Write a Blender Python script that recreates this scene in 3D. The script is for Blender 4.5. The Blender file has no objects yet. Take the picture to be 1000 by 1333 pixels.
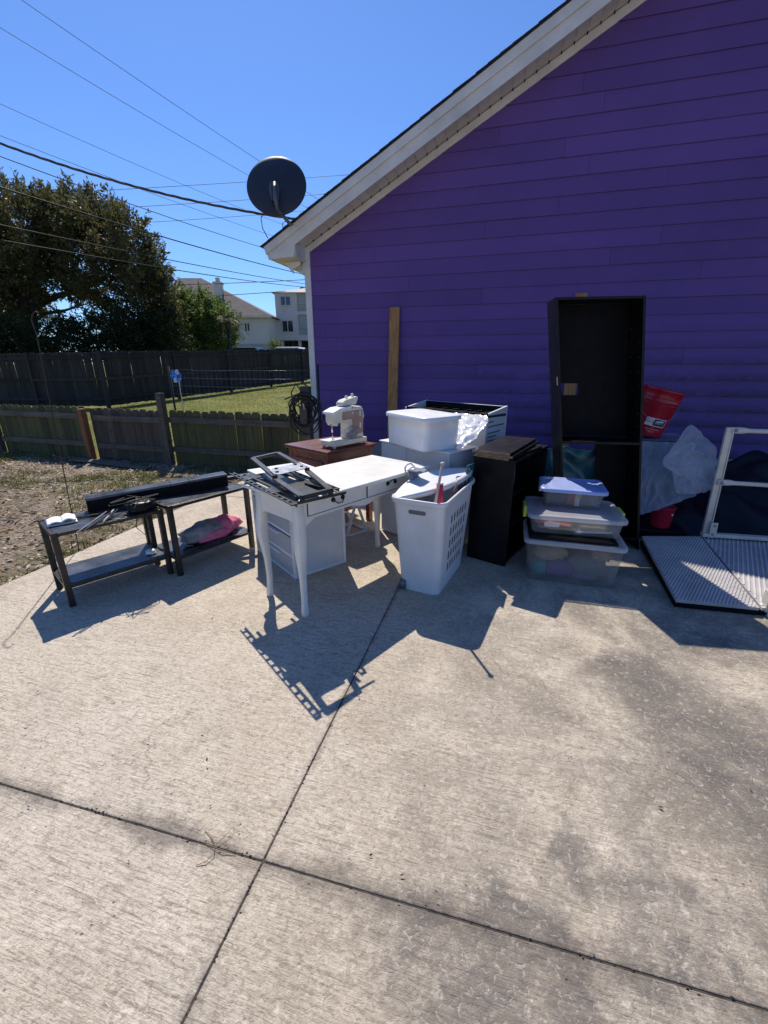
import bpy, bmesh, math, random
import numpy as np
from mathutils import Vector, Matrix, noise

random.seed(7); rng = np.random.default_rng(7)
S = bpy.context.scene
COL = S.collection
R = math.radians

# ------------------------------------------------------------------ camera, sky, sun, exposure
F_PX, CXP, CYP, EYE = 552.0, 500.0, 666.5, 1.45
PIT, AZ = R(19.2), R(105.8)
cam = bpy.data.cameras.new('camera'); camo = bpy.data.objects.new('camera', cam); COL.objects.link(camo)
fwd = Vector((math.cos(AZ)*math.cos(PIT), math.sin(AZ)*math.cos(PIT), -math.sin(PIT)))
camo.location = (0, 0, EYE)
camo.rotation_euler = fwd.to_track_quat('-Z', 'Y').to_euler()
cam.sensor_fit = 'VERTICAL'; cam.sensor_height = 36; cam.lens = F_PX/1333*36
cam.clip_start = .02; cam.clip_end = 3000
S.camera = camo
rgt = Vector((math.sin(AZ), -math.cos(AZ), 0)); upv = rgt.cross(fwd)

SUN = Vector((-.40, .645, 1)).normalized()
W = bpy.data.worlds.new('World'); S.world = W; W.use_nodes = True
nt = W.node_tree; nt.nodes.clear()
o_ = nt.nodes.new('ShaderNodeOutputWorld'); bg = nt.nodes.new('ShaderNodeBackground'); sk = nt.nodes.new('ShaderNodeTexSky')
sk.sky_type = 'NISHITA'; sk.sun_disc = False
sk.sun_elevation = math.asin(SUN.z); sk.sun_rotation = math.atan2(SUN.x, SUN.y)
sk.altitude = 0; sk.air_density = 1.0; sk.dust_density = .15; sk.ozone_density = 3.5
bg.inputs['Strength'].default_value = .122
sm_ = nt.nodes.new('ShaderNodeMix'); sm_.data_type = 'RGBA'; sm_.blend_type = 'MULTIPLY'; sm_.inputs[0].default_value = 1
sm_.inputs[7].default_value = (.57, .77, 1.10, 1)      # the deep saturated blue the phone recorded, same all over the sky
nt.links.new(sk.outputs[0], sm_.inputs[6]); nt.links.new(sm_.outputs[2], bg.inputs[0]); nt.links.new(bg.outputs[0], o_.inputs[0])
sl = bpy.data.lights.new('sun', 'SUN'); sl.energy = 5.0; sl.angle = R(.5); sl.color = (1, .93, .83)
so = bpy.data.objects.new('sun', sl); COL.objects.link(so)
so.rotation_euler = SUN.to_track_quat('Z', 'Y').to_euler(); so.location = (-10, 14, 20)
S.view_settings.view_transform = 'Standard'; S.view_settings.look = 'None'
S.view_settings.exposure = 0.17; S.view_settings.gamma = 1; S.view_settings.use_curve_mapping = False

def at(px, py, D):
    """point seen at photo pixel (px, py), D metres ahead of the camera (horizontally)"""
    d = fwd*F_PX + rgt*(px-CXP) - upv*(py-CYP)
    h = math.cos(PIT)*F_PX + math.sin(PIT)*(-(py-CYP))*1.0
    hd = Vector((math.cos(AZ), math.sin(AZ), 0))
    return Vector((0, 0, EYE)) + d*(D/d.dot(hd))

# ------------------------------------------------------------------ materials
def srgb(h):
    h = h.lstrip('#'); v = [int(h[i:i+2], 16)/255 for i in (0, 2, 4)]
    return tuple(c/12.92 if c <= .04045 else ((c+.055)/1.055)**2.4 for c in v)

class NT:
    def __init__(s, name):
        s.m = bpy.data.materials.new(name); s.m.use_nodes = True; s.t = s.m.node_tree
        s.b = s.t.nodes['Principled BSDF']; s.out = s.t.nodes['Material Output']
    def n(s, typ, **kw):
        x = s.t.nodes.new(typ)
        for k, v in kw.items():
            if k.startswith('i_'): x.inputs[k[2:].replace('_', ' ')].default_value = v
            else: setattr(x, k, v)
        return x
    def l(s, a, b): s.t.links.new(a, b)
    def coord(s, world=False, scale=(1, 1, 1), rot=(0, 0, 0)):
        mp = s.n('ShaderNodeMapping'); mp.inputs['Scale'].default_value = scale; mp.inputs['Rotation'].default_value = rot
        if world: g = s.n('ShaderNodeNewGeometry'); s.l(g.outputs['Position'], mp.inputs[0])
        else: g = s.n('ShaderNodeTexCoord'); s.l(g.outputs['Object'], mp.inputs[0])
        return mp.outputs[0]
    def noise(s, vec, scale, detail=4, rough=.55, dist=0):
        x = s.n('ShaderNodeTexNoise'); x.inputs['Scale'].default_value = scale; x.inputs['Detail'].default_value = detail
        x.inputs['Roughness'].default_value = rough; x.inputs['Distortion'].default_value = dist
        s.l(vec, x.inputs['Vector']); return x.outputs['Fac']
    def ramp(s, fac, a, b, ca=(0, 0, 0, 1), cb=(1, 1, 1, 1)):
        x = s.n('ShaderNodeValToRGB'); e = x.color_ramp.elements
        e[0].position = a; e[1].position = b; e[0].color = ca; e[1].color = cb
        s.l(fac, x.inputs[0]); return x.outputs[0]
    def math(s, op, a, b=None):
        x = s.n('ShaderNodeMath', operation=op)
        for i, v in enumerate((a, b)):
            if v is None: continue
            if isinstance(v, (int, float)): x.inputs[i].default_value = v
            else: s.l(v, x.inputs[i])
        return x.outputs[0]
    def mix(s, fac, a, b, mode='MIX'):
        x = s.n('ShaderNodeMix', data_type='RGBA', blend_type=mode)
        for sock, v in ((x.inputs[0], fac), (x.inputs[6], a), (x.inputs[7], b)):
            if isinstance(v, (int, float)): sock.default_value = v
            elif isinstance(v, tuple): sock.default_value = (*v[:3], 1)
            else: s.l(v, sock)
        return x.outputs[2]
    def bump(s, h, strength, dist=.01, nrm=None):
        x = s.n('ShaderNodeBump'); x.inputs['Strength'].default_value = strength; x.inputs['Distance'].default_value = dist
        s.l(h, x.inputs['Height'])
        if nrm: s.l(nrm, x.inputs['Normal'])
        return x.outputs[0]

def pm(name, col, rough=.5, metal=0, var=.12, scale=6, bump=.15, bscale=60, stretch=(1, 1, 1), col2=None, rand=0, rvar=.12, spec=.5, dist=.003, trans=None, dirt=0):
    k = NT(name)
    if isinstance(col, str): col = srgb(col)
    if isinstance(col2, str): col2 = srgb(col2)
    c = k.coord(scale=stretch)
    f = k.noise(c, scale, 6, .62)
    lo = col2 if col2 else tuple(v*(1-var*1.6) for v in col)
    hi = tuple(min(1, v*(1+var*.7)) for v in col)
    cc = k.mix(k.ramp(f, .32, .68), lo, hi)
    if rand:
        oi = k.n('ShaderNodeObjectInfo'); mr = k.n('ShaderNodeMapRange')
        mr.inputs['To Min'].default_value = 1-rand; mr.inputs['To Max'].default_value = 1+rand
        k.l(oi.outputs['Random'], mr.inputs['Value'])
        cb = k.n('ShaderNodeCombineColor')
        for i in range(3): k.l(mr.outputs[0], cb.inputs[i])
        cc = k.mix(1.0, cc, cb.outputs[0], 'MULTIPLY')
    if dirt:
        d = k.ramp(k.noise(k.coord(), 3.1, 8, .7), .5, .75)
        cc = k.mix(k.math('MULTIPLY', d, dirt), cc, tuple(v*.35+.02 for v in col))
    k.l(cc, k.b.inputs['Base Color'])
    k.b.inputs['Metallic'].default_value = metal
    k.b.inputs['Specular IOR Level'].default_value = spec
    r2 = k.noise(k.coord(), scale*2.3, 4)
    mr = k.n('ShaderNodeMapRange'); mr.inputs['To Min'].default_value = max(.02, rough-rvar); mr.inputs['To Max'].default_value = min(1, rough+rvar)
    k.l(r2, mr.inputs['Value']); k.l(mr.outputs[0], k.b.inputs['Roughness'])
    if bump:
        k.l(k.bump(k.noise(c, bscale, 5, .6), bump, dist), k.b.inputs['Normal'])
    if trans is not None:
        k.b.inputs['Transmission Weight'].default_value = trans
    return k.m

def wood(name, dark, light, rough=.7, knots=True, grain=(26, 26, 1.2), rand=.12, bump=.3):
    k = NT(name)
    dark, light = [srgb(x) if isinstance(x, str) else x for x in (dark, light)]
    oi = k.n('ShaderNodeObjectInfo')
    tc = k.n('ShaderNodeTexCoord'); ad = k.n('ShaderNodeVectorMath', operation='ADD')
    cb = k.n('ShaderNodeCombineXYZ'); rm = k.math('MULTIPLY', oi.outputs['Random'], 37.0)
    for i in range(3): k.l(rm, cb.inputs[i])
    k.l(tc.outputs['Object'], ad.inputs[0]); k.l(cb.outputs[0], ad.inputs[1])
    mp = k.n('ShaderNodeMapping'); mp.inputs['Scale'].default_value = grain; k.l(ad.outputs[0], mp.inputs[0])
    f = k.noise(mp.outputs[0], 2.2, 8, .65, .6)
    mp2 = k.n('ShaderNodeMapping'); mp2.inputs['Scale'].default_value = (7, 7, .8); k.l(ad.outputs[0], mp2.inputs[0])
    f2 = k.noise(mp2.outputs[0], 1.0, 3)
    cc = k.mix(k.ramp(f, .3, .7), dark, light)
    cc = k.mix(k.math('MULTIPLY', k.ramp(f2, .45, .7), .45), cc, tuple(v*.6 for v in dark))
    if knots:
        v = k.n('ShaderNodeTexVoronoi'); mp3 = k.n('ShaderNodeMapping'); mp3.inputs['Scale'].default_value = (9, 9, 3.2)
        k.l(ad.outputs[0], mp3.inputs[0]); k.l(mp3.outputs[0], v.inputs['Vector']); v.inputs['Scale'].default_value = 1
        cc = k.mix(k.ramp(v.outputs['Distance'], .06, .16, (.85, .85, .85, 1), (0, 0, 0, 1)), cc, tuple(x*.25 for x in dark))
    mr = k.n('ShaderNodeMapRange'); mr.inputs['To Min'].default_value = 1-rand; mr.inputs['To Max'].default_value = 1+rand
    k.l(oi.outputs['Random'], mr.inputs['Value'])
    c3 = k.n('ShaderNodeCombineColor')
    for i in range(3): k.l(mr.outputs[0], c3.inputs[i])
    cc = k.mix(1.0, cc, c3.outputs[0], 'MULTIPLY')
    k.l(cc, k.b.inputs['Base Color']); k.b.inputs['Roughness'].default_value = rough
    k.l(k.bump(f, bump, .004), k.b.inputs['Normal'])
    return k.m

M = {}
# concrete ---------------------------------------------------------
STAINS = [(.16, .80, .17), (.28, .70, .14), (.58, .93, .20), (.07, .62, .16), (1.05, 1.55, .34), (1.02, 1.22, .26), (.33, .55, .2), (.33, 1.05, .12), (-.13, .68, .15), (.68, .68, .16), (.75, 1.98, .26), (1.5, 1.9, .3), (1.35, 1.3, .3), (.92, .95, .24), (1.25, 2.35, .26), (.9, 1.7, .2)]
def concrete():
    k = NT('broomed_concrete')
    w = k.coord(True)
    big = k.noise(w, .6, 5, .6); mid = k.noise(w, 3.0, 8, .7, .5)
    sq = k.noise(w, 52, 5, .7, .9)                      # short squiggly paste / grit texture
    sq2 = k.noise(k.coord(True, (.55, 1.25, 1), (0, 0, R(-2))), 95, 4, .7, 1.2); grit = k.noise(w, 210, 3, .7)
    br = k.noise(k.coord(True, (6.5, 88, 1), (0, 0, R(-1.8))), 1.0, 5, .75, .5)
    br2 = k.noise(k.coord(True, (14, 150, 1), (0, 0, R(-1.8))), 1.0, 4, .75, .6)
    cc = k.mix(k.ramp(mid, .3, .7), (.44, .362, .268), (.66, .57, .45))
    cc = k.mix(k.math('MULTIPLY', k.ramp(k.noise(w, 2.2, 8, .75, .6), .52, .66), .35), cc, (.25, .22, .18))
    cc = k.mix(k.math('MULTIPLY', k.ramp(big, .38, .62), .4), cc, (.68, .605, .50))
    g = k.n('ShaderNodeNewGeometry'); sp = k.n('ShaderNodeSeparateXYZ'); k.l(g.outputs['Position'], sp.inputs[0])
    xr = k.n('ShaderNodeMapRange'); xr.inputs['From Min'].default_value = -.7; xr.inputs['From Max'].default_value = .5; k.l(sp.outputs[0], xr.inputs['Value'])
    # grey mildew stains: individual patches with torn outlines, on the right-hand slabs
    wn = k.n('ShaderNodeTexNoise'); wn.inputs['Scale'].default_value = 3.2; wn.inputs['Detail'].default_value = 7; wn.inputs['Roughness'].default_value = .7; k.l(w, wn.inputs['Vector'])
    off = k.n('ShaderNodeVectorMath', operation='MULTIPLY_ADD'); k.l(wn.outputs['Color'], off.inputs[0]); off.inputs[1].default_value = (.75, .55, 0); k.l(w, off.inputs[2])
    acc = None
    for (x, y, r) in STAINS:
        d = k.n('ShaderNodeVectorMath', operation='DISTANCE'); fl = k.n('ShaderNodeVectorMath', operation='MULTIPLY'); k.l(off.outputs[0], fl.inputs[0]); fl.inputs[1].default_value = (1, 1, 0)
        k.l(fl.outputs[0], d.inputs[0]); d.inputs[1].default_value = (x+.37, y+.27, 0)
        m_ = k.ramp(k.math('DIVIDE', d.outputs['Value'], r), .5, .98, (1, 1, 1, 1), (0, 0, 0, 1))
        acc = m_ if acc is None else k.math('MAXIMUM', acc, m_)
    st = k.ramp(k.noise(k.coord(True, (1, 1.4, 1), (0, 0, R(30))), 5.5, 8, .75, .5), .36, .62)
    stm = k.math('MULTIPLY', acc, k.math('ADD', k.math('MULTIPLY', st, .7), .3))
    cc = k.mix(k.math('MULTIPLY', k.math('MULTIPLY', k.ramp(k.noise(w, 1.7, 8, .74, .4), .40, .56), xr.outputs[0]), .85), cc, (.205, .18, .15))
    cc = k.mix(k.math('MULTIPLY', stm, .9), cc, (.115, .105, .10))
    # broom grooves, patchy
    gm = k.ramp(k.noise(w, 1.4, 5, .65), .34, .62)
    cc = k.mix(k.math('MULTIPLY', k.math('MULTIPLY', k.ramp(br, .53, .62), gm), .62), cc, (.17, .14, .10))
    cc = k.mix(k.math('MULTIPLY', k.ramp(br2, .52, .62), .5), cc, (.22, .18, .135))
    cc = k.mix(k.math('MULTIPLY', k.ramp(sq, .53, .62), .46), cc, (.24, .195, .145))
    cc = k.mix(k.math('MULTIPLY', k.ramp(sq, .34, .46, (1, 1, 1, 1), (0, 0, 0, 1)), .42), cc, (.76, .69, .58))
    cc = k.mix(k.math('MULTIPLY', k.ramp(sq2, .54, .64), .5), cc, (.19, .155, .12))
    cc = k.mix(k.math('MULTIPLY', k.ramp(grit, .6, .7), .45), cc, (.2, .165, .13))
    # pits
    v = k.n('ShaderNodeTexVoronoi'); v.inputs['Scale'].default_value = 34; k.l(w, v.inputs['Vector'])
    pit = k.ramp(v.outputs['Distance'], .05, .16, (1, 1, 1, 1), (0, 0, 0, 1))
    pit = k.math('MULTIPLY', pit, k.ramp(k.noise(w, 9, 2), .56, .60))
    cc = k.mix(k.math('MULTIPLY', pit, .7), cc, (.09, .07, .055))
    # soil stain bleeding out of the joints
    y0 = k.math('ABSOLUTE', k.math('SUBTRACT', sp.outputs[1], k.math('ADD', k.math('MULTIPLY', sp.outputs[0], .032), .766)))
    x0 = k.math('ABSOLUTE', k.math('ADD', sp.outputs[0], .603))
    jn = k.noise(w, 4.5, 8, .75)
    jy = k.ramp(k.math('SUBTRACT', y0, k.math('MULTIPLY', k.math('SUBTRACT', jn, .50), .26)), .0, .05, (1, 1, 1, 1), (0, 0, 0, 1))
    jx = k.ramp(k.math('SUBTRACT', x0, k.math('MULTIPLY', k.math('SUBTRACT', jn, .56), .14)), .0, .03, (1, 1, 1, 1), (0, 0, 0, 1))
    cc = k.mix(k.math('MULTIPLY', k.math('MAXIMUM', jy, k.math('MULTIPLY', jx, .8)), .62), cc, (.12, .10, .085))
    # hairline cracks
    v2 = k.n('ShaderNodeTexVoronoi', feature='DISTANCE_TO_EDGE'); v2.inputs['Scale'].default_value = .8
    wp = k.n('ShaderNodeVectorMath', operation='ADD'); nz = k.n('ShaderNodeTexNoise'); nz.inputs['Scale'].default_value = 2.5; nz.inputs['Detail'].default_value = 6
    k.l(w, nz.inputs['Vector']); k.l(w, wp.inputs[0]); k.l(nz.outputs['Color'], wp.inputs[1]); k.l(wp.outputs[0], v2.inputs['Vector'])
    crk = k.ramp(v2.outputs['Distance'], .0, .0035, (1, 1, 1, 1), (0, 0, 0, 1))
    cc = k.mix(k.math('MULTIPLY', k.math('MULTIPLY', crk, k.ramp(k.noise(w, .8, 2), .5, .56)), .5), cc, (.12, .10, .08))
    k.l(cc, k.b.inputs['Base Color']); k.b.inputs['Roughness'].default_value = .88; k.b.inputs['Specular IOR Level'].default_value = .2
    h = k.math('ADD', k.math('MULTIPLY', br, .7), k.math('MULTIPLY', sq, 1.0)); h = k.math('ADD', h, k.math('MULTIPLY', br2, .45))
    h = k.math('ADD', h, k.math('MULTIPLY', sq2, .5)); h = k.math('SUBTRACT', h, k.math('MULTIPLY', pit, .6))
    k.l(k.bump(h, .9, .006), k.b.inputs['Normal'])
    return k.m
M['concrete'] = concrete()

def dirt():
    k = NT('dirt_and_leaf_litter')
    w = k.coord(True)
    a = k.noise(w, 1.1, 8, .7, .5); b = k.noise(w, 22, 6, .75); c = k.noise(k.coord(True, (1, 2.2, 1), (0, 0, .5)), 9, 6, .7, .8)
    cc = k.mix(k.ramp(a, .35, .66), (.19, .145, .10), (.46, .375, .285))
    cc = k.mix(k.math('MULTIPLY', k.ramp(b, .5, .62), .6), cc, (.42, .34, .26))
    cc = k.mix(k.math('MULTIPLY', k.ramp(c, .52, .6), .6), cc, (.07, .05, .03))
    g = k.ramp(k.noise(w, .8, 6, .7), .48, .6)
    cc = k.mix(k.math('MULTIPLY', g, .5), cc, (.15, .155, .055))
    k.l(cc, k.b.inputs['Base Color']); k.b.inputs['Roughness'].default_value = .95; k.b.inputs['Specular IOR Level'].default_value = .1
    k.l(k.bump(k.math('ADD', b, k.math('MULTIPLY', c, 2)), 1, .03), k.b.inputs['Normal'])
    return k.m
M['dirt'] = dirt()
def lawn():
    k = NT('lawn_ground'); w = k.coord(True)
    a = k.noise(w, .7, 6, .65); b = k.noise(k.coord(True, (3, 1, 1)), 14, 6, .8)
    cc = k.mix(k.ramp(a, .35, .65), (.13, .15, .035), (.22, .22, .06))
    cc = k.mix(k.math('MULTIPLY', k.ramp(b, .45, .65), .6), cc, (.30, .28, .11))
    k.l(cc, k.b.inputs['Base Color']); k.b.inputs['Roughness'].default_value = .95; k.b.inputs['Specular IOR Level'].default_value = .1
    k.l(k.bump(b, 1, .04), k.b.inputs['Normal'])
    return k.m
M['lawn'] = lawn()

def siding():
    k = NT('purple_painted_siding'); w = k.coord(True)
    a = k.noise(w, 1.3, 6, .65); b = k.noise(k.coord(True, (1.5, 1.5, 10)), 4, 6, .7)
    cc = k.mix(k.ramp(a, .3, .7), (.118, .058, .225), (.146, .070, .258))
    oi = k.n('ShaderNodeObjectInfo'); mr = k.n('ShaderNodeMapRange'); mr.inputs['To Min'].default_value = .9; mr.inputs['To Max'].default_value = 1.1
    k.l(oi.outputs['Random'], mr.inputs['Value']); c3 = k.n('ShaderNodeCombineColor')
    for i in range(3): k.l(mr.outputs[0], c3.inputs[i])
    cc = k.mix(1.0, cc, c3.outputs[0], 'MULTIPLY')
    cc = k.mix(k.math('MULTIPLY', k.ramp(b, .55, .8), .25), cc, (.16, .055, .17))
    # mildew smudges that sit on the lower laps
    g = k.n('ShaderNodeNewGeometry'); sp = k.n('ShaderNodeSeparateXYZ'); k.l(g.outputs['Position'], sp.inputs[0])
    z = sp.outputs[2]
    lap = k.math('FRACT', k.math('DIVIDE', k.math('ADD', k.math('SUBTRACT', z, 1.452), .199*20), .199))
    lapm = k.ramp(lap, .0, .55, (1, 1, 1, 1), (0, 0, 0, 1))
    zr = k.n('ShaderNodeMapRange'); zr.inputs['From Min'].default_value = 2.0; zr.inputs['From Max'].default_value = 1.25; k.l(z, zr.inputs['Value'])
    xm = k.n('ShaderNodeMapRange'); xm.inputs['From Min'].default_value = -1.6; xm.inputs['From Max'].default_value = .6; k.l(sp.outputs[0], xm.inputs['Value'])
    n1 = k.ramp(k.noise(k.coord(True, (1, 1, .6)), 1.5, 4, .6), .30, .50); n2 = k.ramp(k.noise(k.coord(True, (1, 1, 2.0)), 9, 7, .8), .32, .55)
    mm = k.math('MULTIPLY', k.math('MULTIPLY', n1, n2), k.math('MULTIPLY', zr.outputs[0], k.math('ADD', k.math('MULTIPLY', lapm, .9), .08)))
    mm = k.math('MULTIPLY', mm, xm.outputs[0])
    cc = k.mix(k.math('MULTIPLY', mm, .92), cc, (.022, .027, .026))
    k.l(cc, k.b.inputs['Base Color']); k.b.inputs['Roughness'].default_value = .62; k.b.inputs['Specular IOR Level'].default_value = .35
    k.l(k.bump(k.noise(k.coord(True, (1.2, 1, 9)), 22, 5, .7), .22, .003), k.b.inputs['Normal'])
    return k.m
M['siding'] = siding()

M['soil'] = pm('joint_soil', (.07, .055, .042), .95, var=.5, scale=20, bump=.6)
M['trim'] = pm('cream_white_trim', (.74, .69, .62), .5, var=.10, scale=2.5, bump=.1, dirt=.25)
M['soffit'] = pm('cream_soffit', (.72, .66, .58), .55, var=.06, scale=3, bump=.05, rand=.05)
M['shingle'] = pm('dark_shingles', (.035, .033, .036), .9, var=.4, scale=40, bump=.8, bscale=200, rand=.25)
M['desk'] = pm('distressed_white_paint', (.74, .72, .66), .38, var=.07, scale=5, bump=.12, bscale=30, dirt=.22)
M['wplastic'] = pm('white_plastic', (.72, .73, .74), .38, var=.06, scale=4, bump=.05, bscale=90, dirt=.14)
M['wplastic2'] = pm('grey_white_plastic', (.58, .59, .61), .42, var=.07, scale=4, bump=.06, bscale=90, dirt=.15)
M['hamper'] = pm('white_hamper_plastic', (.68, .69, .70), .36, var=.06, scale=4, bump=.08, bscale=120, dirt=.16)
M['blackwood'] = pm('black_laminate', (.0075, .0075, .009), .38, var=.5, scale=8, bump=.08, bscale=50, spec=.22)
M['blackmetal'] = pm('dark_bronze_metal', (.03, .028, .026), .42, metal=.3, var=.4, scale=14, bump=.12)
M['blackmount'] = pm('black_powdercoat', (.009, .010, .014), .36, metal=0, var=.4, scale=16, bump=.2, bscale=200)
M['steelgrey'] = pm('brushed_steel', (.33, .34, .36), .35, metal=.9, var=.2, scale=10, bump=.15)
M['benchtop'] = pm('sky_tinted_dark_tabletop', (.075, .085, .102), .26, var=.5, scale=6, bump=.1, spec=.6, dirt=0)  # sky reflection put into the base colour as a blue-grey tint
M['chipedge'] = pm('raw_chipboard_edge', (.26, .17, .10), .8, var=.3, scale=60, bump=.5)
M['pullmetal'] = pm('blackened_iron', (.012, .012, .014), .4, metal=.5, var=.3, scale=30, bump=.1)
M['lumber'] = wood('treated_lumber', '#8a5a30', '#c79255', .75, True, (22, 22, 1.0), .05)
M['newpost'] = wood('new_cedar_post', '#6e4326', '#a06a40', .75, True, (22, 22, 1.0), .05)
M['oldwood'] = wood('weathered_grey_wood', (.048, .036, .026), (.13, .098, .07), .9, True, (20, 20, .8), .3)
M['oldrail'] = wood('weathered_rail', (.07, .056, .042), (.19, .155, .115), .9, True, (1.0, 20, 20), .2)
M['olive'] = wood('olive_green_picket', (.050, .047, .018), (.118, .110, .040), .9, True, (20, 20, .8), .3)  # dark olive green tone for the low fence pickets
M['farwood'] = wood('old_dark_fence', (.020, .017, .015), (.055, .047, .040), .95, False, (14, 14, .6), .35)
M['redwood'] = pm('cherry_stained_wood', (.19, .055, .035), .32, var=.35, scale=4, stretch=(1, 6, 6), bump=.1, bscale=20)
M['redwooddark'] = pm('dark_cherry_edge', (.10, .028, .02), .35, var=.3, scale=6, bump=.1)
M['cream'] = pm('aged_cream_enamel', (.66, .62, .50), .35, var=.08, scale=9, bump=.08, dirt=.2)
M['dustypink'] = pm('dusty_rose_panel', (.36, .22, .18), .45, var=.15, scale=9, bump=.1)
M['chrome'] = pm('chrome', (.6, .6, .6), .18, metal=1, var=.1, scale=9, bump=0)
M['bluelid'] = pm('periwinkle_lid', (.33, .40, .68), .3, var=.08, scale=6, bump=.06)
M['red'] = pm('red_bucket_plastic', (.42, .012, .03), .28, var=.12, scale=5, bump=.03)
M['redpot'] = pm('crimson_pot', (.40, .015, .045), .4, var=.12, scale=5, bump=.05)
M['black'] = pm('matte_black', (.005, .005, .007), .6, var=.3, scale=9, bump=.1, spec=.15)
M['labelwhite'] = pm('label_white', (.7, .68, .66), .5, var=.05, bump=0)
M['ink'] = pm('label_ink', (.02, .02, .03), .6, var=.1, bump=0)
M['inkgrey'] = pm('faded_ink', (.12, .13, .16), .6, var=.1, bump=0)
M['white'] = pm('white_paper', (.8, .79, .76), .8, var=.04, bump=.2, bscale=30)
M['yellow'] = pm('lime_latch', (.62, .66, .10), .4, var=.08, bump=0)
M['pinkcloth'] = pm('pink_fabric', (.68, .16, .27), .85, var=.15, scale=12, bump=.5, bscale=90)
M['greycloth'] = pm('grey_fabric', (.27, .27, .29), .85, var=.25, scale=12, bump=.5, bscale=90)
M['jean'] = pm('blue_grey_cloth', (.20, .23, .29), .9, var=.2, scale=20, bump=.5, bscale=200)
M['stick'] = pm('beige_stick', (.48, .42, .33), .5, var=.1, scale=12, bump=.1)
M['redpaper'] = pm('red_wrapping', (.62, .035, .08), .3, var=.12, bump=.1)
M['rubber'] = pm('black_rubber', (.012, .012, .013), .6, var=.3, bump=.1)
M['hosebrown'] = pm('dark_hose', (.045, .038, .03), .45, var=.3, bump=.1)
M['dishback'] = pm('dark_dish_back', (.022, .025, .036), .5, var=.15, scale=3, bump=.03)
M['dishgrey'] = pm('dish_grey_metal', (.13, .135, .15), .45, metal=.3, var=.15, bump=.05)
M['cable'] = pm('black_cable', (.016, .015, .014), .6, var=.2, bump=0)
M['cablegrey'] = pm('grey_twisted_cable', (.09, .08, .075), .6, var=.5, scale=3, bump=0)
M['stucco'] = pm('pale_stucco', (.60, .56, .52), .8, var=.06, scale=.6, bump=.1)
M['stucco2'] = pm('pale_pink_stucco', (.62, .55, .54), .8, var=.06, scale=.6, bump=.1)
M['stuccodark'] = pm('grey_base_course', (.40, .385, .37), .8, var=.08, scale=.6, bump=.1)
M['roofgrey'] = pm('brown_grey_roof', (.16, .135, .115), .9, var=.15, scale=1.2, bump=.4, bscale=6)
M['roofpale'] = pm('pale_grey_roof', (.36, .34, .36), .8, var=.1, scale=1, bump=.2, bscale=6)
M['winglass'] = pm('window_glass', (.02, .03, .045), .08, var=.2, bump=0, spec=.8)
M['carpaint'] = pm('dark_blue_carpaint', (.03, .035, .07), .25, metal=.4, var=.1, bump=0)
M['carwhite'] = pm('white_carpaint', (.72, .72, .72), .25, var=.04, bump=0)
M['bark'] = pm('dark_bark', (.055, .042, .032), .95, var=.4, scale=5, bump=.8, bscale=14)
M['pinwheel'] = pm('blue_foil', (.05, .22, .62), .22, metal=.4, var=.1, bump=0)
M['wheelwhite'] = pm('pale_blue_foil', (.6, .68, .8), .3, metal=.3, var=.1, bump=0)
M['alu'] = pm('ramp_aluminium', (.68, .65, .62), .45, metal=.15, var=.12, scale=5, bump=.15, bscale=40, dirt=.25)
M['alushade'] = pm('ramp_shaded_groove_aluminium', (.44, .42, .41), .5, metal=.15, var=.15, scale=5, bump=.15, dirt=.3)  # same ramp metal, darkened to paint the shade between the ribs
M['alurail'] = pm('cream_rail_aluminium', (.60, .56, .49), .5, metal=.15, var=.12, scale=7, bump=.15, dirt=.3)
M['tarp'] = pm('black_tarp', (.006, .007, .011), .38, var=.4, scale=4, bump=.3, bscale=12, spec=.25)
M['teal'] = pm('teal_plastic', (.03, .14, .17), .3, var=.35, scale=6, bump=.3, bscale=12)
M['leaflitter'] = pm('dead_leaves', (.30, .20, .11), .9, var=.3, scale=.9, col2=(.10, .06, .035), bump=0)
M['leafpale'] = pm('pale_dead_leaves', (.52, .44, .35), .9, var=.25, scale=.9, bump=0)

def foliage(name, a, b, c):
    k = NT(name)
    v = k.noise(k.coord(True), 1.1, 3, .6); v2 = k.noise(k.coord(True), 9, 2, .6)
    cc = k.mix(k.ramp(v, .35, .65), a, b); cc = k.mix(k.math('MULTIPLY', k.ramp(v2, .5, .7), .7), cc, c)
    k.l(cc, k.b.inputs['Base Color']); k.b.inputs['Roughness'].default_value = .55; k.b.inputs['Specular IOR Level'].default_value = .3
    tr = k.n('ShaderNodeBsdfTranslucent'); k.l(cc, tr.inputs['Color'])
    ms = k.n('ShaderNodeMixShader'); ms.inputs[0].default_value = .42
    k.l(k.b.outputs[0], ms.inputs[1]); k.l(tr.outputs[0], ms.inputs[2]); k.l(ms.outputs[0], k.out.inputs[0])
    return k.m
M['oak'] = foliage('oak_leaves', (.048, .060, .018), (.100, .105, .034), (.21, .185, .07))
M['oaklit'] = foliage('sunlit_brown_leaves', (.070, .072, .025), (.135, .122, .045), (.24, .20, .085))  # sunlit rim of the crown put into a lighter brown-gold leaf colour
M['lime'] = foliage('mid_green_leaves', (.09, .14, .03), (.17, .23, .05), (.28, .30, .09))
M['darkleaf'] = foliage('dark_shrub_leaves', (.022, .034, .010), (.045, .06, .018), (.08, .085, .03))
M['palm'] = foliage('palm_fronds', (.09, .085, .03), (.15, .13, .05), (.20, .16, .08))
M['grass'] = foliage('grass_blades', (.11, .13, .03), (.19, .19, .055), (.30, .27, .11))
M['grassy'] = foliage('yellow_lawn_blades', (.20, .22, .05), (.30, .30, .08), (.40, .36, .14))

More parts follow.
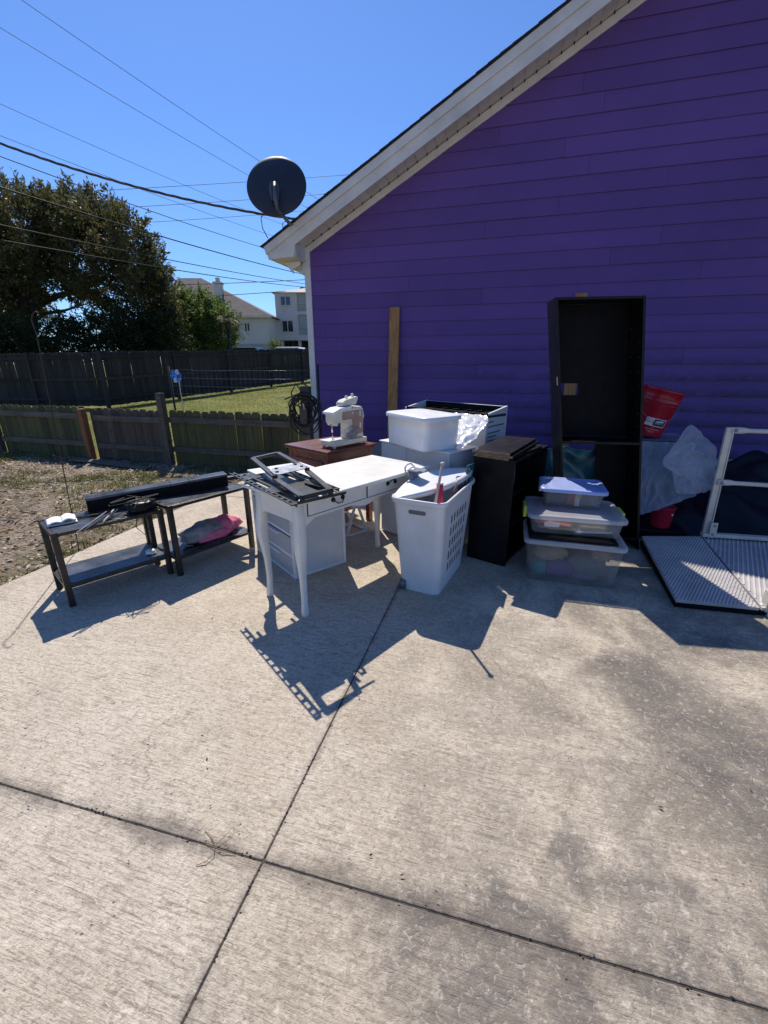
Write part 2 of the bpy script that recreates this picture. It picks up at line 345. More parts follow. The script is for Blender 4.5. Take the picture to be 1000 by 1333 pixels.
def clear(name, tint, rough=.12, alpha=.35, milk=.5):
    """thin translucent plastic wall: part see-through, part milky"""
    k = NT(name)
    k.b.inputs['Base Color'].default_value = (*tint, 1); k.b.inputs['Roughness'].default_value = rough
    k.b.inputs['Specular IOR Level'].default_value = .6
    t = k.n('ShaderNodeBsdfTransparent'); t.inputs[0].default_value = (.93, .94, .95, 1)
    tl = k.n('ShaderNodeBsdfTranslucent'); tl.inputs[0].default_value = (*tint, 1)
    m1 = k.n('ShaderNodeMixShader'); m1.inputs[0].default_value = milk; k.l(k.b.outputs[0], m1.inputs[1]); k.l(tl.outputs[0], m1.inputs[2])
    m2 = k.n('ShaderNodeMixShader')
    f = k.noise(k.coord(), 5, 4); mr = k.n('ShaderNodeMapRange'); mr.inputs['To Min'].default_value = alpha-.12; mr.inputs['To Max'].default_value = alpha+.12
    k.l(f, mr.inputs['Value']); k.l(mr.outputs[0], m2.inputs[0])
    k.l(t.outputs[0], m2.inputs[1]); k.l(m1.outputs[0], m2.inputs[2]); k.l(m2.outputs[0], k.out.inputs[0])
    k.l(k.bump(k.noise(k.coord(), 40, 3), .1, .002), k.b.inputs['Normal'])
    return k.m
M['clear'] = clear('clear_tub_plastic', (.60, .60, .59), .14, .17, .3)
M['clearlid'] = clear('clear_lid_plastic', (.76, .76, .80), .2, .58, .35)
M['frost'] = clear('frosted_drawer_plastic', (.66, .67, .70), .35, .88, .35)
M['film'] = clear('white_plastic_sheet', (.60, .67, .78), .3, .66, .5)
M['shrink'] = clear('crumpled_clear_film', (.86, .88, .92), .15, .9, .2)

# ------------------------------------------------------------------ mesh building
class MB:
    def __init__(s): s.v = []; s.f = []; s.sm = []
    def add(s, vs, fs, smooth=False):
        o = len(s.v); s.v += [tuple(p) for p in vs]; s.f += [tuple(i+o for i in f) for f in fs]; s.sm += [smooth]*len(fs); return s
    def box(s, x0, x1, y0, y1, z0, z1, T=None):
        vs = [Vector((x, y, z)) for z in (z0, z1) for y in (y0, y1) for x in (x0, x1)]
        if T: vs = [T @ p for p in vs]
        return s.add(vs, [(0, 2, 3, 1), (4, 5, 7, 6), (0, 1, 5, 4), (1, 3, 7, 5), (3, 2, 6, 7), (2, 0, 4, 6)])
    def bar(s, a, b, w, h, up=(0, 0, 1)):
        a, b = Vector(a), Vector(b); d = (b-a).normalized(); u = Vector(up); sd = d.cross(u)
        if sd.length < 1e-4: sd = d.cross(Vector((1, 0, 0)))
        sd.normalize(); u = sd.cross(d)
        vs = [p+sd*(i*w/2)+u*(j*h/2) for p in (a, b) for j in (-1, 1) for i in (-1, 1)]
        return s.add(vs, [(0, 2, 3, 1), (4, 5, 7, 6), (0, 1, 5, 4), (1, 3, 7, 5), (3, 2, 6, 7), (2, 0, 4, 6)])
    def tube(s, pts, r, n=8, cap=True, closed=False):
        pts = [Vector(p) for p in pts]; N = len(pts); vs = []; prev = None
        rr = r if isinstance(r, (list, tuple)) else [r]*N
        for i, p in enumerate(pts):
            if closed: d = pts[(i+1) % N]-pts[i-1]
            else: d = pts[min(i+1, N-1)]-pts[max(i-1, 0)]
            d.normalize()
            if prev is None: u = d.orthogonal().normalized()
            else:
                u = prev - d*prev.dot(d)
                u = u.normalized() if u.length > 1e-6 else d.orthogonal().normalized()
            prev = u; w = d.cross(u)
            vs += [p+(u*math.cos(2*math.pi*k/n)+w*math.sin(2*math.pi*k/n))*rr[i] for k in range(n)]
        fs = []
        for i in range(N if closed else N-1):
            j = (i+1) % N
            fs += [(i*n+k, i*n+(k+1) % n, j*n+(k+1) % n, j*n+k) for k in range(n)]
        s.add(vs, fs, True)
        if cap and not closed:
            s.add(vs[:n], [tuple(range(n))[::-1]]); s.add(vs[-n:], [tuple(range(n))])
        return s
    def lathe(s, prof, n=24, c=(0, 0, 0), T=None, smooth=True):
        vs = [Vector((c[0]+r*math.cos(2*math.pi*k/n), c[1]+r*math.sin(2*math.pi*k/n), c[2]+z)) for r, z in prof for k in range(n)]
        if T: vs = [T @ p for p in vs]
        fs = [(i*n+k, i*n+(k+1) % n, (i+1)*n+(k+1) % n, (i+1)*n+k) for i in range(len(prof)-1) for k in range(n)]
        return s.add(vs, fs, smooth)
    def prism(s, poly, d, ax='y', off=0):
        """extrude a 2D polygon; ax y: poly is (x,z); x: (y,z); z: (x,y)"""
        def P(a, b, t): return {'y': (a, t, b), 'x': (t, a, b), 'z': (a, b, t)}[ax]
        n = len(poly); vs = [P(a, b, off) for a, b in poly]+[P(a, b, off+d) for a, b in poly]
        fs = [tuple(range(n)), tuple(range(2*n-1, n-1, -1))]+[(i, i+n, (i+1) % n+n, (i+1) % n) for i in range(n)]
        return s.add(vs, fs)
    def loft(s, rings, smooth=False, cap=True):
        n = len(rings[0]); vs = [p for r in rings for p in r]
        fs = [(i*n+k, i*n+(k+1) % n, (i+1)*n+(k+1) % n, (i+1)*n+k) for i in range(len(rings)-1) for k in range(n)]
        s.add(vs, fs, smooth)
        if cap: s.add(rings[0], [tuple(range(n))[::-1]]); s.add(rings[-1], [tuple(range(n))])
        return s
    def ball(s, c, r, n=10, sc=(1, 1, 1)):
        pr = [(max(1e-4, math.sin(math.pi*i/n)*r*sc[0]), -math.cos(math.pi*i/n)*r*sc[2]) for i in range(n+1)]
        return s.lathe(pr, 12, c)
    def build(s, name, m, parent=None, T=None, bevel=0, sub=0, solid=0, fn=None):
        vs = s.v
        if T is not None: vs = [tuple(T @ Vector(p)) for p in vs]
        if fn: vs = [tuple(fn(Vector(p))) for p in vs]
        me = bpy.data.meshes.new(name); me.from_pydata(vs, [], s.f); me.validate()
        me.polygons.foreach_set('use_smooth', (s.sm if len(s.sm) == len(me.polygons) else [False]*len(me.polygons)))
        bm = bmesh.new(); bm.from_mesh(me); bmesh.ops.remove_doubles(bm, verts=bm.verts, dist=1e-5)
        bmesh.ops.recalc_face_normals(bm, faces=bm.faces); bm.to_mesh(me); bm.free()
        o = bpy.data.objects.new(name, me); COL.objects.link(o)
        me.materials.append(M[m] if isinstance(m, str) else m)
        if parent: o.parent = parent
        if solid:
            q = o.modifiers.new('s', 'SOLIDIFY'); q.thickness = solid; q.offset = 0
        if bevel:
            q = o.modifiers.new('b', 'BEVEL'); q.width = bevel; q.segments = 2; q.limit_method = 'ANGLE'; q.angle_limit = R(40)
        if sub:
            q = o.modifiers.new('u', 'SUBSURF'); q.levels = sub; q.render_levels = sub
        return o

def tag(o, label=None, cat=None, group=None, kind=None):
    if label: o['label'] = label
    if cat: o['category'] = cat
    if group: o['group'] = group
    if kind: o['kind'] = kind
    return o
def thing(name, label, cat, loc=(0, 0, 0), yaw=0, group=None):
    o = bpy.data.objects.new(name, None); COL.objects.link(o); o.location = loc; o.rotation_euler = (0, 0, yaw)
    o.empty_display_size = .1
    return tag(o, label, cat, group)
def copy(o, parent, loc=None, name=None):
    c = o.copy(); COL.objects.link(c); c.parent = parent
    if loc is not None: c.location = loc
    return c
def sheet(nu, nv, fn, smooth=True):
    mb = MB(); vs = [fn(i/nu, j/nv) for j in range(nv+1) for i in range(nu+1)]
    return mb.add(vs, [(j*(nu+1)+i, j*(nu+1)+i+1, (j+1)*(nu+1)+i+1, (j+1)*(nu+1)+i) for j in range(nv) for i in range(nu)], smooth)
def rrect(w, d, r, n=5, cx=0, cy=0):
    P = []
    r = max(r, .004)
    for sx, sy, a0 in ((1, 1, 0), (-1, 1, 90), (-1, -1, 180), (1, -1, 270)):
        for k in range(n+1):
            a = R(a0+90*k/n); P.append((cx+sx*(w/2-r)+r*math.cos(a), cy+sy*(d/2-r)+r*math.sin(a)))
    return P
def big_mesh(name, V, Fc, m, parent=None):
    """V (n,3) and quads (k,4) from numpy"""
    me = bpy.data.meshes.new(name); me.vertices.add(len(V)); me.vertices.foreach_set('co', np.asarray(V, np.float32).ravel())
    k, c = Fc.shape; me.loops.add(k*c); me.loops.foreach_set('vertex_index', Fc.astype(np.int32).ravel())
    me.polygons.add(k); me.polygons.foreach_set('loop_start', np.arange(0, k*c, c, dtype=np.int32))
    me.update(calc_edges=True); me.validate()
    o = bpy.data.objects.new(name, me); COL.objects.link(o); me.materials.append(M[m])
    if parent: o.parent = parent
    return o
def text_mesh(txt, size, name, m, parent, loc, rot, extr=.0006):
    cu = bpy.data.curves.new(name, 'FONT'); cu.body = txt; cu.size = size; cu.extrude = extr; cu.align_x = 'CENTER'; cu.align_y = 'CENTER'
    to = bpy.data.objects.new('tmp', cu); COL.objects.link(to)
    bpy.context.view_layer.update()
    me = bpy.data.meshes.new_from_object(to); bpy.data.objects.remove(to)
    o = bpy.data.objects.new(name, me); COL.objects.link(o); me.materials.clear(); me.materials.append(M[m])
    o.parent = parent; o.location = loc; o.rotation_euler = rot
    return o

# ------------------------------------------------------------------ terrain
def hz(x, y):
    d = y-5.5
    if d <= 0: return -.035
    z = max(0, d-7)*.035 if d < 20 else .455+.12*(d-20)
    return -.035+min(z, 1.15)
def terrain(name, x0, x1, y0, y1, xs, ys, m, amp=.012):
    X = sorted(set(xs+[x0, x1])); Yv = sorted(set(ys+[y0, y1]))
    mb = MB(); vs = []
    for y in Yv:
        for x in X:
            near = abs(x) < 12 and y < 14
            a = amp if near and x0 < x < x1 and y0 < y < y1 else 0
            vs.append((x, y, hz(x, y)+(noise.noise(Vector((x*1.7, y*1.7, 3)))*a+noise.noise(Vector((x*6, y*6, 9)))*a*.6)))
    n = len(X)
    mb.add(vs, [(j*n+i, j*n+i+1, (j+1)*n+i+1, (j+1)*n+i) for j in range(len(Yv)-1) for i in range(n-1)], True)
    return tag(mb.build(name, m), kind='structure')
fx = [-12+.12*i for i in range(75)]
terrain('ground', -1500, 1500, -1500, 5.45, [-400, -100, -40, -20]+fx+[20, 60, 300], [-300, -60, -20, -6]+[-2+.12*i for i in range(62)], 'dirt', .03)
terrain('lawn', -1500, 1500, 5.45, 2500, [-400, -100, -40, -25]+[-18+.5*i for i in range(50)]+[20, 60, 300], [5.6+.4*i for i in range(40)]+[22, 24, 25.5, 26.5, 28, 30, 33, 36, 45, 80, 200, 800], 'lawn', .03)

# ------------------------------------------------------------------ patio: poured slabs with open joints
patio = tag(thing('patio', None, None), kind='structure')
def jb(x): return .713+.032*(x+1.664)
g = .0026
def slab(poly, name='concrete_slab'):
    # fine top grid along the edges is not needed: bevel rounds the arris
    mb = MB(); mb.prism(poly, .12, 'z', -.12)
    return mb.build(name, 'concrete', patio, bevel=.0035)
XA0, XA1 = -.6, 3.35
XL = -3.27
slab([(XL, -3.2), (XA0-g, -3.2), (XA0-g, jb(XA0)-g), (XL, jb(XL)-g)])
slab([(XA0+g, -3.2), (XA1-g, -3.2), (XA1-g, jb(XA1)-g), (XA0+g, jb(XA0)-g)])
slab([(XL, jb(XL)+g), (XA0-g, jb(XA0)+g), (XA0-.02-g, 4.05), (XL, 4.05)])
slab([(XA0+g, jb(XA0)+g), (XA1-g, jb(XA1)+g), (XA1-g, 4.05), (XA0-.02+g, 4.05)])
slab([(XL, 4.06), (XA0-.02-g, 4.06), (XA0-.02-g, 6.64), (XL, 5.25)])
slab([(XA0-.02+g, 4.06), (XA1-g, 4.06), (XA1-g, 6.64), (XA0-.02+g, 6.64)])
slab([(XA1+g, -3.2), (7, -3.2), (7, jb(7)-g), (XA1+g, jb(XA1)-g)])
slab([(XA1+g, jb(XA1)+g), (7, jb(7)+g), (7, 6.64), (XA1+g, 6.64)])
# grime and crumbs packed in the joints
mb = MB(); mb.box(XL+.01, 6.9, -3.1, 6.6, -.03, -.0035); mb.build('joint_grime', 'soil', patio)
def crumbs():
    V = []; Fc = []
    for i in range(900):
        if i % 3: x = rng.uniform(-3.2, 3.0); y = jb(x)+rng.normal(0, .006)
        else: y = rng.uniform(-.5, 3); x = -.6+rng.normal(0, .005)
        if i % 3 and x > -.6 and rng.random() < .6: continue
        r = rng.uniform(.0015, .0055); z = rng.uniform(-.004, .001); a = rng.uniform(0, 6.28)
        b = len(V)
        for k in range(4): V.append((x+r*math.cos(a+k*1.57)*rng.uniform(.6, 1.4), y+r*math.sin(a+k*1.57)*.7, z))
        V.append((x, y, z+r*.7))
        Fc += [(b, b+1, b+4), (b+1, b+2, b+4), (b+2, b+3, b+4), (b+3, b, b+4)]
    mb = MB(); mb.add(V, Fc); o = mb.build('joint_debris', 'bark'); tag(o, 'dark soil crumbs caught along the slab joints', 'debris', kind='stuff')
crumbs()
# dry rootlet lying over the joint
mb = MB()
mb.tube([(-.83, .775, .003), (-.80, .765, .008), (-.77, .745, .004), (-.755, .72, .010), (-.765, .695, .007), (-.79, .68, .003)], .0012, 5)
mb.tube([(-.765, .745, .008), (-.75, .775, .014), (-.742, .80, .020)], .0009, 5); mb.tube([(-.80, .74, .003), (-.74, .735, .012), (-.69, .74, .004)], .001, 5)
tag(mb.build('dry_twig', 'leaflitter'), 'thin dry curled twig lying across the slab joint in the foreground', 'twig')

# ------------------------------------------------------------------ the purple house
YW, PIT_K = 6.7, .520
XC, ZC = -3.05, 3.03           # wall corner / where siding meets rake trim
RX = 3.6                       # ridge x
house = thing('purple_house', 'purple clapboard house with cream trim and a long sloping gable eave', 'house', (XC, YW, 0))
hl = Vector((XC, YW, 0))
def H(mb, name, m, parent=None, **k): return mb.build(name, m, parent or house, T=Matrix.Translation(-hl), **k)
def zr(x): return ZC+PIT_K*(x-XC) if x <= RX else ZC+PIT_K*(2*RX-x-XC)
ROW, Z0 = .199, 1.452
XR = 2*RX-XC
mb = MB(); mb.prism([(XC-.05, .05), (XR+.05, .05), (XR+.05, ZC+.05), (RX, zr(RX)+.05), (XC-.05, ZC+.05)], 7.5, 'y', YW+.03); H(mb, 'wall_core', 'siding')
mb = MB(); mb.box(XC-.04, XR+.04, YW+.005, YW+.06, -.05, .24); H(mb, 'foundation', 'stuccodark')
known = {2.741: [-2.575], 1.726: [-2.547], 3.31: [.401], 3.12: [-.498], 2.324: [-.479], 1.357: [-.474], 2.934: [1.618], 3.477: [1.579], 4.163: [-.399], 3.922: [.393], 4.378: [.767], 2.522: [-1.527], 1.552: [-1.52]}
r2 = random.Random(3)
for i in range(-6, 26):
    zb = Z0+ROW*i; zt = zb+ROW+.012
    if zb < .2: continue
    mid = zb+ROW/2
    # horizontal extent at this height under the rake
    xs0 = XC if zb <= ZC else XC+(zb-ZC)/PIT_K
    xe0 = 2*RX-xs0
    if xe0-xs0 < .1: continue
    js = [x for z, xx in known.items() if zb <= z < zb+ROW for x in xx]
    x = (js[0] if js else r2.uniform(-2, 2.5))
    while x+3.66 < xe0-.3: x += 3.66; js.append(x)
    x = js[0]-3.66 if js else 0
    js = sorted(set(round(q, 3) for q in js if xs0+.2 < q < xe0-.2))
    while js and js[0]-xs0 > 3.66: js.insert(0, js[0]-3.66)
    if not js: js = []
    ed = [xs0]+js+[xe0]
    for a, b in zip(ed[:-1], ed[1:]):
        ga = .0012 if a != xs0 else 0; gb = .0012 if b != xe0 else 0
        a_, b_ = a+ga, b-gb
        # clip the ends to the rake
        def top(xx): return min(zt, zr(xx)+.02)
        pts = [a_, b_]
        if a == xs0 and zt > ZC: pts = [a_, min(b_, a_+(ROW+.012)/PIT_K), b_]
        if b == xe0 and zt > ZC: pts = pts[:-1]+[max(a_, b_-(ROW+.012)/PIT_K), b_]
        xb = XC+(zt-ZC)/PIT_K
        if zt > ZC:
            for q in (xb, 2*RX-xb):
                if a_+.01 < q < b_-.01: pts.append(q)
        pts = sorted(set(pts)); vs = []
        dy = r2.uniform(-.0012, .0012)
        for xx in pts:
            tz = max(top(xx), zb+.004) if zt > ZC else zt
            fr = (tz-zb)/(ROW+.012)
            vs += [(xx, YW-.017+dy, zb), (xx, YW-.017+.015*fr+dy, tz), (xx, YW+.03, tz), (xx, YW+.03, zb)]
        n = len(pts); fs = [(0, 1, 2, 3), (4*n-1, 4*n-2, 4*n-3, 4*n-4)]
        for q in range(n-1):
            for c in range(4): fs.append((q*4+c, q*4+4+c, q*4+4+(c+1) % 4, q*4+(c+1) % 4))
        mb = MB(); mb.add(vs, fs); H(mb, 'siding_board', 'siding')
# corner board, rake trim on the wall
mb = MB(); mb.prism([(XC-.095, .05), (XC+.004, .05), (XC+.004, ZC+.012), (XC-.095, ZC-.04)], .05, 'y', YW-.028); mb.box(XC-.095, XC-.06, YW+.022, YW+.14, .05, ZC-.06); H(mb, 'corner_board', 'trim', bevel=.003)
for side in (0, 1):
    mx = (lambda x: x) if not side else (lambda x: 2*RX-x)
    mb = MB(); mb.prism([(mx(XC-.095), zr(XC)-.0495), (mx(XC-.095), zr(XC)+.045), (mx(RX), zr(RX)+.1), (mx(RX), zr(RX))], .026, 'y', YW-.027); H(mb, 'rake_trim', 'trim', bevel=.003)
YF = 6.33                                           # outer face of the rake fascia
XE = -3.60                                          # eave tip
def zf(x): return 3.06+PIT_K*(x+3.106)              # bottom of the fascia
# soffit: one narrow panel per groove
sm = None
n = 0; x = -3.09
while x < RX:
    x1 = min(x+.128, RX)
    mb = MB(); e = .0035
    za, zb_ = zf(x+e)+.025, zf(x1-e)+.025
    mb.add([(x+e, YF+.01, za), (x1-e, YF+.01, zb_), (x1-e, YW+.01, zb_+.03), (x+e, YW+.01, za+.03), (x+e, YF+.01, za+.02), (x1-e, YF+.01, zb_+.02), (x1-e, YW+.01, zb_+.05), (x+e, YW+.01, za+.05)],
           [(0, 1, 2, 3), (7, 6, 5, 4), (0, 4, 5, 1), (1, 5, 6, 2), (2, 6, 7, 3), (3, 7, 4, 0)])
    if n < 46: H(mb, 'soffit_panel', 'soffit')
    x = x1; n += 1
mb = MB()
for k in range(46):
    xx = -3.09+.128*(k+1)
    mb.tube([(xx, YW-.05, zf(xx)+.045), (xx, YW-.047, zf(xx)+.02)], .007, 6)
H(mb, 'soffit_nails', 'black')
mb = MB(); mb.prism([(-3.12, zf(-3.12)+.05), (RX, zf(RX)+.05), (RX, zf(RX)+.09), (-3.12, zf(-3.12)+.09)], YW-YF+.1, 'y', YF+.02); H(mb, 'soffit_backing', 'soffit')
# fascia in two steps
def zt_(x): return 3.071+.5225*(x+3.583)             # roof edge line
mb = MB(); mb.prism([(-3.54, 2.893), (-3.570, 2.992), (-3.576, 3.02), (-3.40, zt_(-3.40)-.06), (-3.25, zt_(-3.25)-.11), (RX, zt_(RX)-.11), (RX, zf(RX)), (-3.106, zf(-3.106)), (-3.13, 2.908)], .03, 'y', YF); H(mb, 'rake_fascia', 'trim', bevel=.003)
mb = MB(); mb.prism([(-3.60, zt_(-3.60)-.012), (-3.575, 2.99), (-3.568, zt_(-3.568)-.125), (RX, zt_(RX)-.125), (RX, zt_(RX)-.012)], .022, 'y', YF-.023); H(mb, 'rake_crown', 'trim', bevel=.003)
# boxed eave return below the fascia
mb = MB(); mb.prism([(-3.53, 2.893), (-3.125, 2.905), (-3.11, 3.2), (-3.55, 3.0)], .03, 'y', YF+.031)
mb.prism([(-3.14, 2.905), (-3.11, 2.905), (-3.11, 3.12), (-3.14, 3.10)], YW-YF-.06, 'y', YF+.03)
mb.prism([(-3.53, 2.893), (-3.14, 2.905), (-3.14, 2.925), (-3.53, 2.913)], YW-YF+7, 'y', YF+.062); H(mb, 'eave_return', 'trim', bevel=.002)
# gutter end and bracket under the eave
mb = MB(); mb.prism([(-3.40, 2.89), (-3.26, 2.73), (-3.25, 2.80), (-3.14, 2.84), (-3.14, 2.89)], .02, 'y', YF+.20); H(mb, 'eave_bracket', 'trim', bevel=.002)
mb = MB()
prof = [(-3.13-.055+.055*math.cos(a), 2.80+.055*math.sin(a)) for a in [math.pi+math.pi*k/8 for k in range(9)]]+[(-3.13, 2.90), (-3.24, 2.90)]
mb.prism(prof, .9, 'y', YF+.33); H(mb, 'gutter', 'trim')
mb = MB(); mb.tube([(-3.16, YF+.31, 2.89), (-3.185, YF+.30, 2.79)], .011, 8); H(mb, 'gutter_strap', 'chrome')
# roof planes + ragged shingle edge, one shingle tab per piece along the rake
for side in (0, 1):
    mx = (lambda x: x) if not side else (lambda x: 2*RX-x)
    mb = MB(); mb.prism([(mx(-3.62), zt_(-3.62)-.012), (mx(RX), zt_(RX)-.012), (mx(RX), zt_(RX)+.006), (mx(-3.62), zt_(-3.62)+.006)], 8.4, 'y', YF-.025); H(mb, 'roof', 'shingle')
mb = MB(); x = -3.64; cnt = 0
sh = None
while x < RX-.2:
    l = .145
    a = math.atan(.5225)
    if sh is None:
        q = MB(); q.box(0, .20, 0, .33, 0, .009); shm = q
    mbx = MB(); mbx.box(0, .19, 0, 1.2, 0, .010)
    T = Matrix.Translation(Vector((x, YF-.045+random.uniform(-.006, .006), zt_(x)+.008)))@Matrix.Rotation(-(a)+.035, 4, 'Y')
    if sh is None:
        sh = mbx.build('shingle', 'shingle', house); o = sh
    else: o = copy(sh, house)
    o.matrix_local = Matrix.Translation(-hl)@T
    x += l*math.cos(a); cnt += 1

# leaning 2x6 planks against the wall
def lumber(lbl, x, w, ztop, ybot, ytop, xbot, grp='boards leaning on the purple wall'):
    t = MB(); t.bar((0, 0, 0), (x-xbot, ytop-ybot, ztop), w, .038, (0, -1, 0))
    o = t.build('wooden_plank', 'lumber', bevel=.002); o.location = (xbot, ybot, .001)
    return tag(o, lbl, 'plank', grp)
lumber('brown wooden plank leaning upright on the purple wall behind the white bins', -1.72, .15, 2.24, 6.45, 6.66, -1.70)
lumber('brown wooden plank behind the tall black bookcase, seen through its hole', .804, .152, 2.33, 6.45, 6.66, .82)

# ------------------------------------------------------------------ satellite dish
dc = at(360, 242, 0.0+math.hypot(0, 0)+6.75)
dish = thing('satellite_dish', 'round black backed satellite dish on a curved mast at the roof edge', 'satellite dish', dc)
ax = Vector((.257, -.909, .329)).normalized()      # the dish looks away over the trees, its back to the patio
Q = ax.to_track_quat('Z', 'Y').to_matrix().to_4x4()
rad = .392
mb = MB(); pr = [(.001+rad*i/12, .07*(1-(i/12)**2)) for i in range(13)]
mb.lathe(pr+[(rad+.006, -.004), (rad, -.016)]+[(rad*i/12+.001, .07*(1-(i/12)**2)-.012) for i in range(11, -1, -1)], 56, T=Q)
mb.build('reflector', 'dishback', dish)
mb = MB()
for sx in (-1, 1):
    mb.prism([(.045*sx, -.30), (.065*sx, -.12), (.05*sx, -.06), (.03*sx, -.07), (.03*sx, -.30)] if sx > 0 else [(.03*sx, -.30), (.03*sx, -.07), (.05*sx, -.02), (.07*sx, -.13), (.05*sx, -.22)], .06, 'z', .06)
mb.box(-.04, .05, -.26, -.10, .075, .10)
mb.build('bracket', 'dishgrey', dish, T=Q, bevel=.004)
base = at(379, 293, 6.9)-dc
mb = MB(); b0 = Q @ Vector((.01, -.06, .13)); mb.tube([b0, Q @ Vector((.015, -.16, .15)), Q @ Vector((.02, -.28, .15)), Q @ Vector((.05, -.40, .13)), base+Vector((-.05, 0, .05)), base], .024, 12); mb.build('mast', 'dishgrey', dish)
mb = MB(); p = b0+Vector((0, 0, -.25))
mb.tube([p, p+Vector((-.15, 0, -.03)), p+Vector((-.24, 0, -.12)), p+Vector((-.23, 0, -.24)), p+Vector((-.16, 0, -.36))], .006, 6)
mb.build('coax_cable', 'cable', dish)
mb = MB(); mb.tube([base+Vector((.03, 0, .0)), base+Vector((-.06, 0, .06)), base+Vector((-.13, 0, .03)), base+Vector((-.13, 0, -.06))], .005, 6)
mb.build('coax_cable', 'cable', dish)

# ------------------------------------------------------------------ overhead lines (sagging, strung at their own distances)
def wire(lbl, a, b, r, sag=.5, m='cable', grp='overhead lines crossing the sky', twist=False):
    a, b = Vector(a), Vector(b); N = 26; pts = []
    for i in range(N+1):
        t = i/N; p = a.lerp(b, t); p.z -= sag*4*t*(1-t); pts.append(p)
    mb = MB()
    if twist:
        P2 = []; d = (b-a).normalized(); u = d.orthogonal().normalized(); w = d.cross(u)
        for i in range(N*14+1):
            t = i/(N*14); p = a.lerp(b, t); p.z -= sag*4*t*(1-t); an = t*60
            P2.append((p, an))
        for ph in (0, 2.1, 4.2):
            mb.tube([p+(u*math.cos(an+ph)+w*math.sin(an+ph))*r*.8 for p, an in P2], r*.8, 5)
    else: mb.tube(pts, r, 5)
    return tag(mb.build('power_line', m), lbl, 'power line', grp)
def ext(p, q, k): return p+(p-q)*k
W1 = 'dark overhead cable '
def wl(lbl, p0, D0, p1, D1, r, sag=.15, k0=.35, k1=0, **kw):
    a = at(*p0, D0); b = at(*p1, D1); wire(lbl, a+(a-b)*k0, b+(b-a)*k1, r, sag, **kw)
wl('thin high wire running from the top left corner down behind the dish', (34, -2), 22, (420, 259), 34, .011, .25, k1=.5)
wl('thin wire from the left edge slanting down to the dish, second from the top', (0, 30), 22, (340, 233), 33, .011, .25, k1=.5)
wl('thin wire crossing behind the thick twisted cable', (0, 127), 22, (352, 281), 36, .010, .35, k1=.4)
wl('thick twisted service cable running to the roof below the dish', (-2, 163), 9, (392, 286), 8.6, .014, .30, k0=.5, m='cablegrey', twist=True)
wl('thin wire just beneath the thick twisted service cable', (0, 170), 20, (353, 303), 34, .010, .25, k1=.3)
wl('wire ending left of the eave, sixth down at the left edge', (0, 195), 18, (344, 319), 34, .017, .3, k1=.3)
wl('heavy dark cable passing over the oak crown towards the eave', (0, 236), 16, (361, 346), 34, .026, .25, k1=.3)
wl('dark cable low across the oak, upper of the lowest pair', (0, 283), 15, (395, 366), 40, .020, .3, k1=.3)
wl('pale dark cable low across the oak, lowest one at the left edge', (0, 303), 15, (380, 369), 40, .022, .3, k1=.3)
wl('faint level wire in the distance behind the lower dish rim, highest of three', (15, 252), 60, (460, 227), 62, .026, .2)
wl('faint level wire in the distance, middle one of three', (70, 273), 60, (430, 252), 62, .026, .2)
wl('faint level wire in the distance, lowest one of three', (164, 289), 60, (410, 273), 62, .024, .2)
wl('dark nearly level cable just above the grey roofed house chimney', (270, 369), 50, (398, 364), 48, .032, .05)
wl('dark nearly level cable crossing the grey roofed house chimney', (270, 385), 50, (372, 379), 48, .032, .05)
p = at(205, 303, 17.8); mb = MB(); mb.tube([p, p+Vector((.02, 0, -.3)), p+Vector((.05, 0, -.75))], .008, 5); mb.tube([p+Vector((.14, 0, -.05)), p+Vector((.18, 0, -.25))], .008, 5); mb.tube([p, p+Vector((.07, 0, .02)), p+Vector((.14, 0, -.05))], .008, 5)
tag(mb.build('loose_cable', 'cable'), 'short loose end of cable dangling from the wire above the trees', 'cable')

# ------------------------------------------------------------------ far fence (two runs), picket by picket
def yard_fence(lbl, P, Hh, xgap=0):
    """P: post positions"""
    t = thing('wooden_fence', lbl, 'fence', P[0], group='tall dark board fences behind the lawn')
    base = Vector(P[0]); pk = po = None
    for i, p in enumerate(P):
        if po is None: mb = MB(); mb.box(-.05, .05, -.05, .05, -.1, Hh+.02); po = mb.build('post', 'farwood', t); o = po
        else: o = copy(po, t)
        o.location = Vector(p)-base
    for a, b in zip(P[:-1], P[1:]):
        a, b = Vector(a), Vector(b); d = b-a; L = d.length; an = math.atan2(d.y, d.x); nn = max(1, int(L/.15))
        side = Vector((-d.y, d.x, 0)).normalized()
        if side.dot(Vector((-a.x, -a.y, 0))) < 0: side = -side
        for z in (.3, Hh*.52, Hh-.17):
            mb = MB(); mb.bar(a-base+Vector((0, 0, z))+side*.02, b-base+Vector((0, 0, z))+side*.02, .04, .09); mb.build('rail', 'farwood', t)
        for k in range(nn):
            q = a+d*((k+.5)/nn)-side*.03
            if pk is None:
                mb = MB(); mb.prism([(-.073, .05), (.073, .05), (.073, Hh-.03), (.045, Hh), (-.045, Hh), (-.073, Hh-.03)], .016, 'y', -.008); pk = mb.build('picket', 'farwood', t); o = pk
            else: o = copy(pk, t)
            o.location = q-base+Vector((0, 0, random.uniform(-.02, .015))); o.rotation_euler = (0, random.uniform(-.012, .012), an)
def ff(t):
    D0 = 15.5; D = D0*(1+.188*t); lat = D0*(-.6325+.078*t)
    p = Vector((math.cos(AZ), math.sin(AZ), 0))*D+rgt*lat; p.z = hz(p.x, p.y)+.03; return p
far = [ff(t) for t in (0, 1, 2, 3, 4, 5)]
yard_fence('dark weathered board fence far behind the lawn, right of the corner post', far, 1.88)
l0 = at(131, 500, 15.5); left = [Vector((far[0].x-2.75*k*.985, far[0].y-.42*k, far[0].z-.035*k)) for k in range(0, 5)]
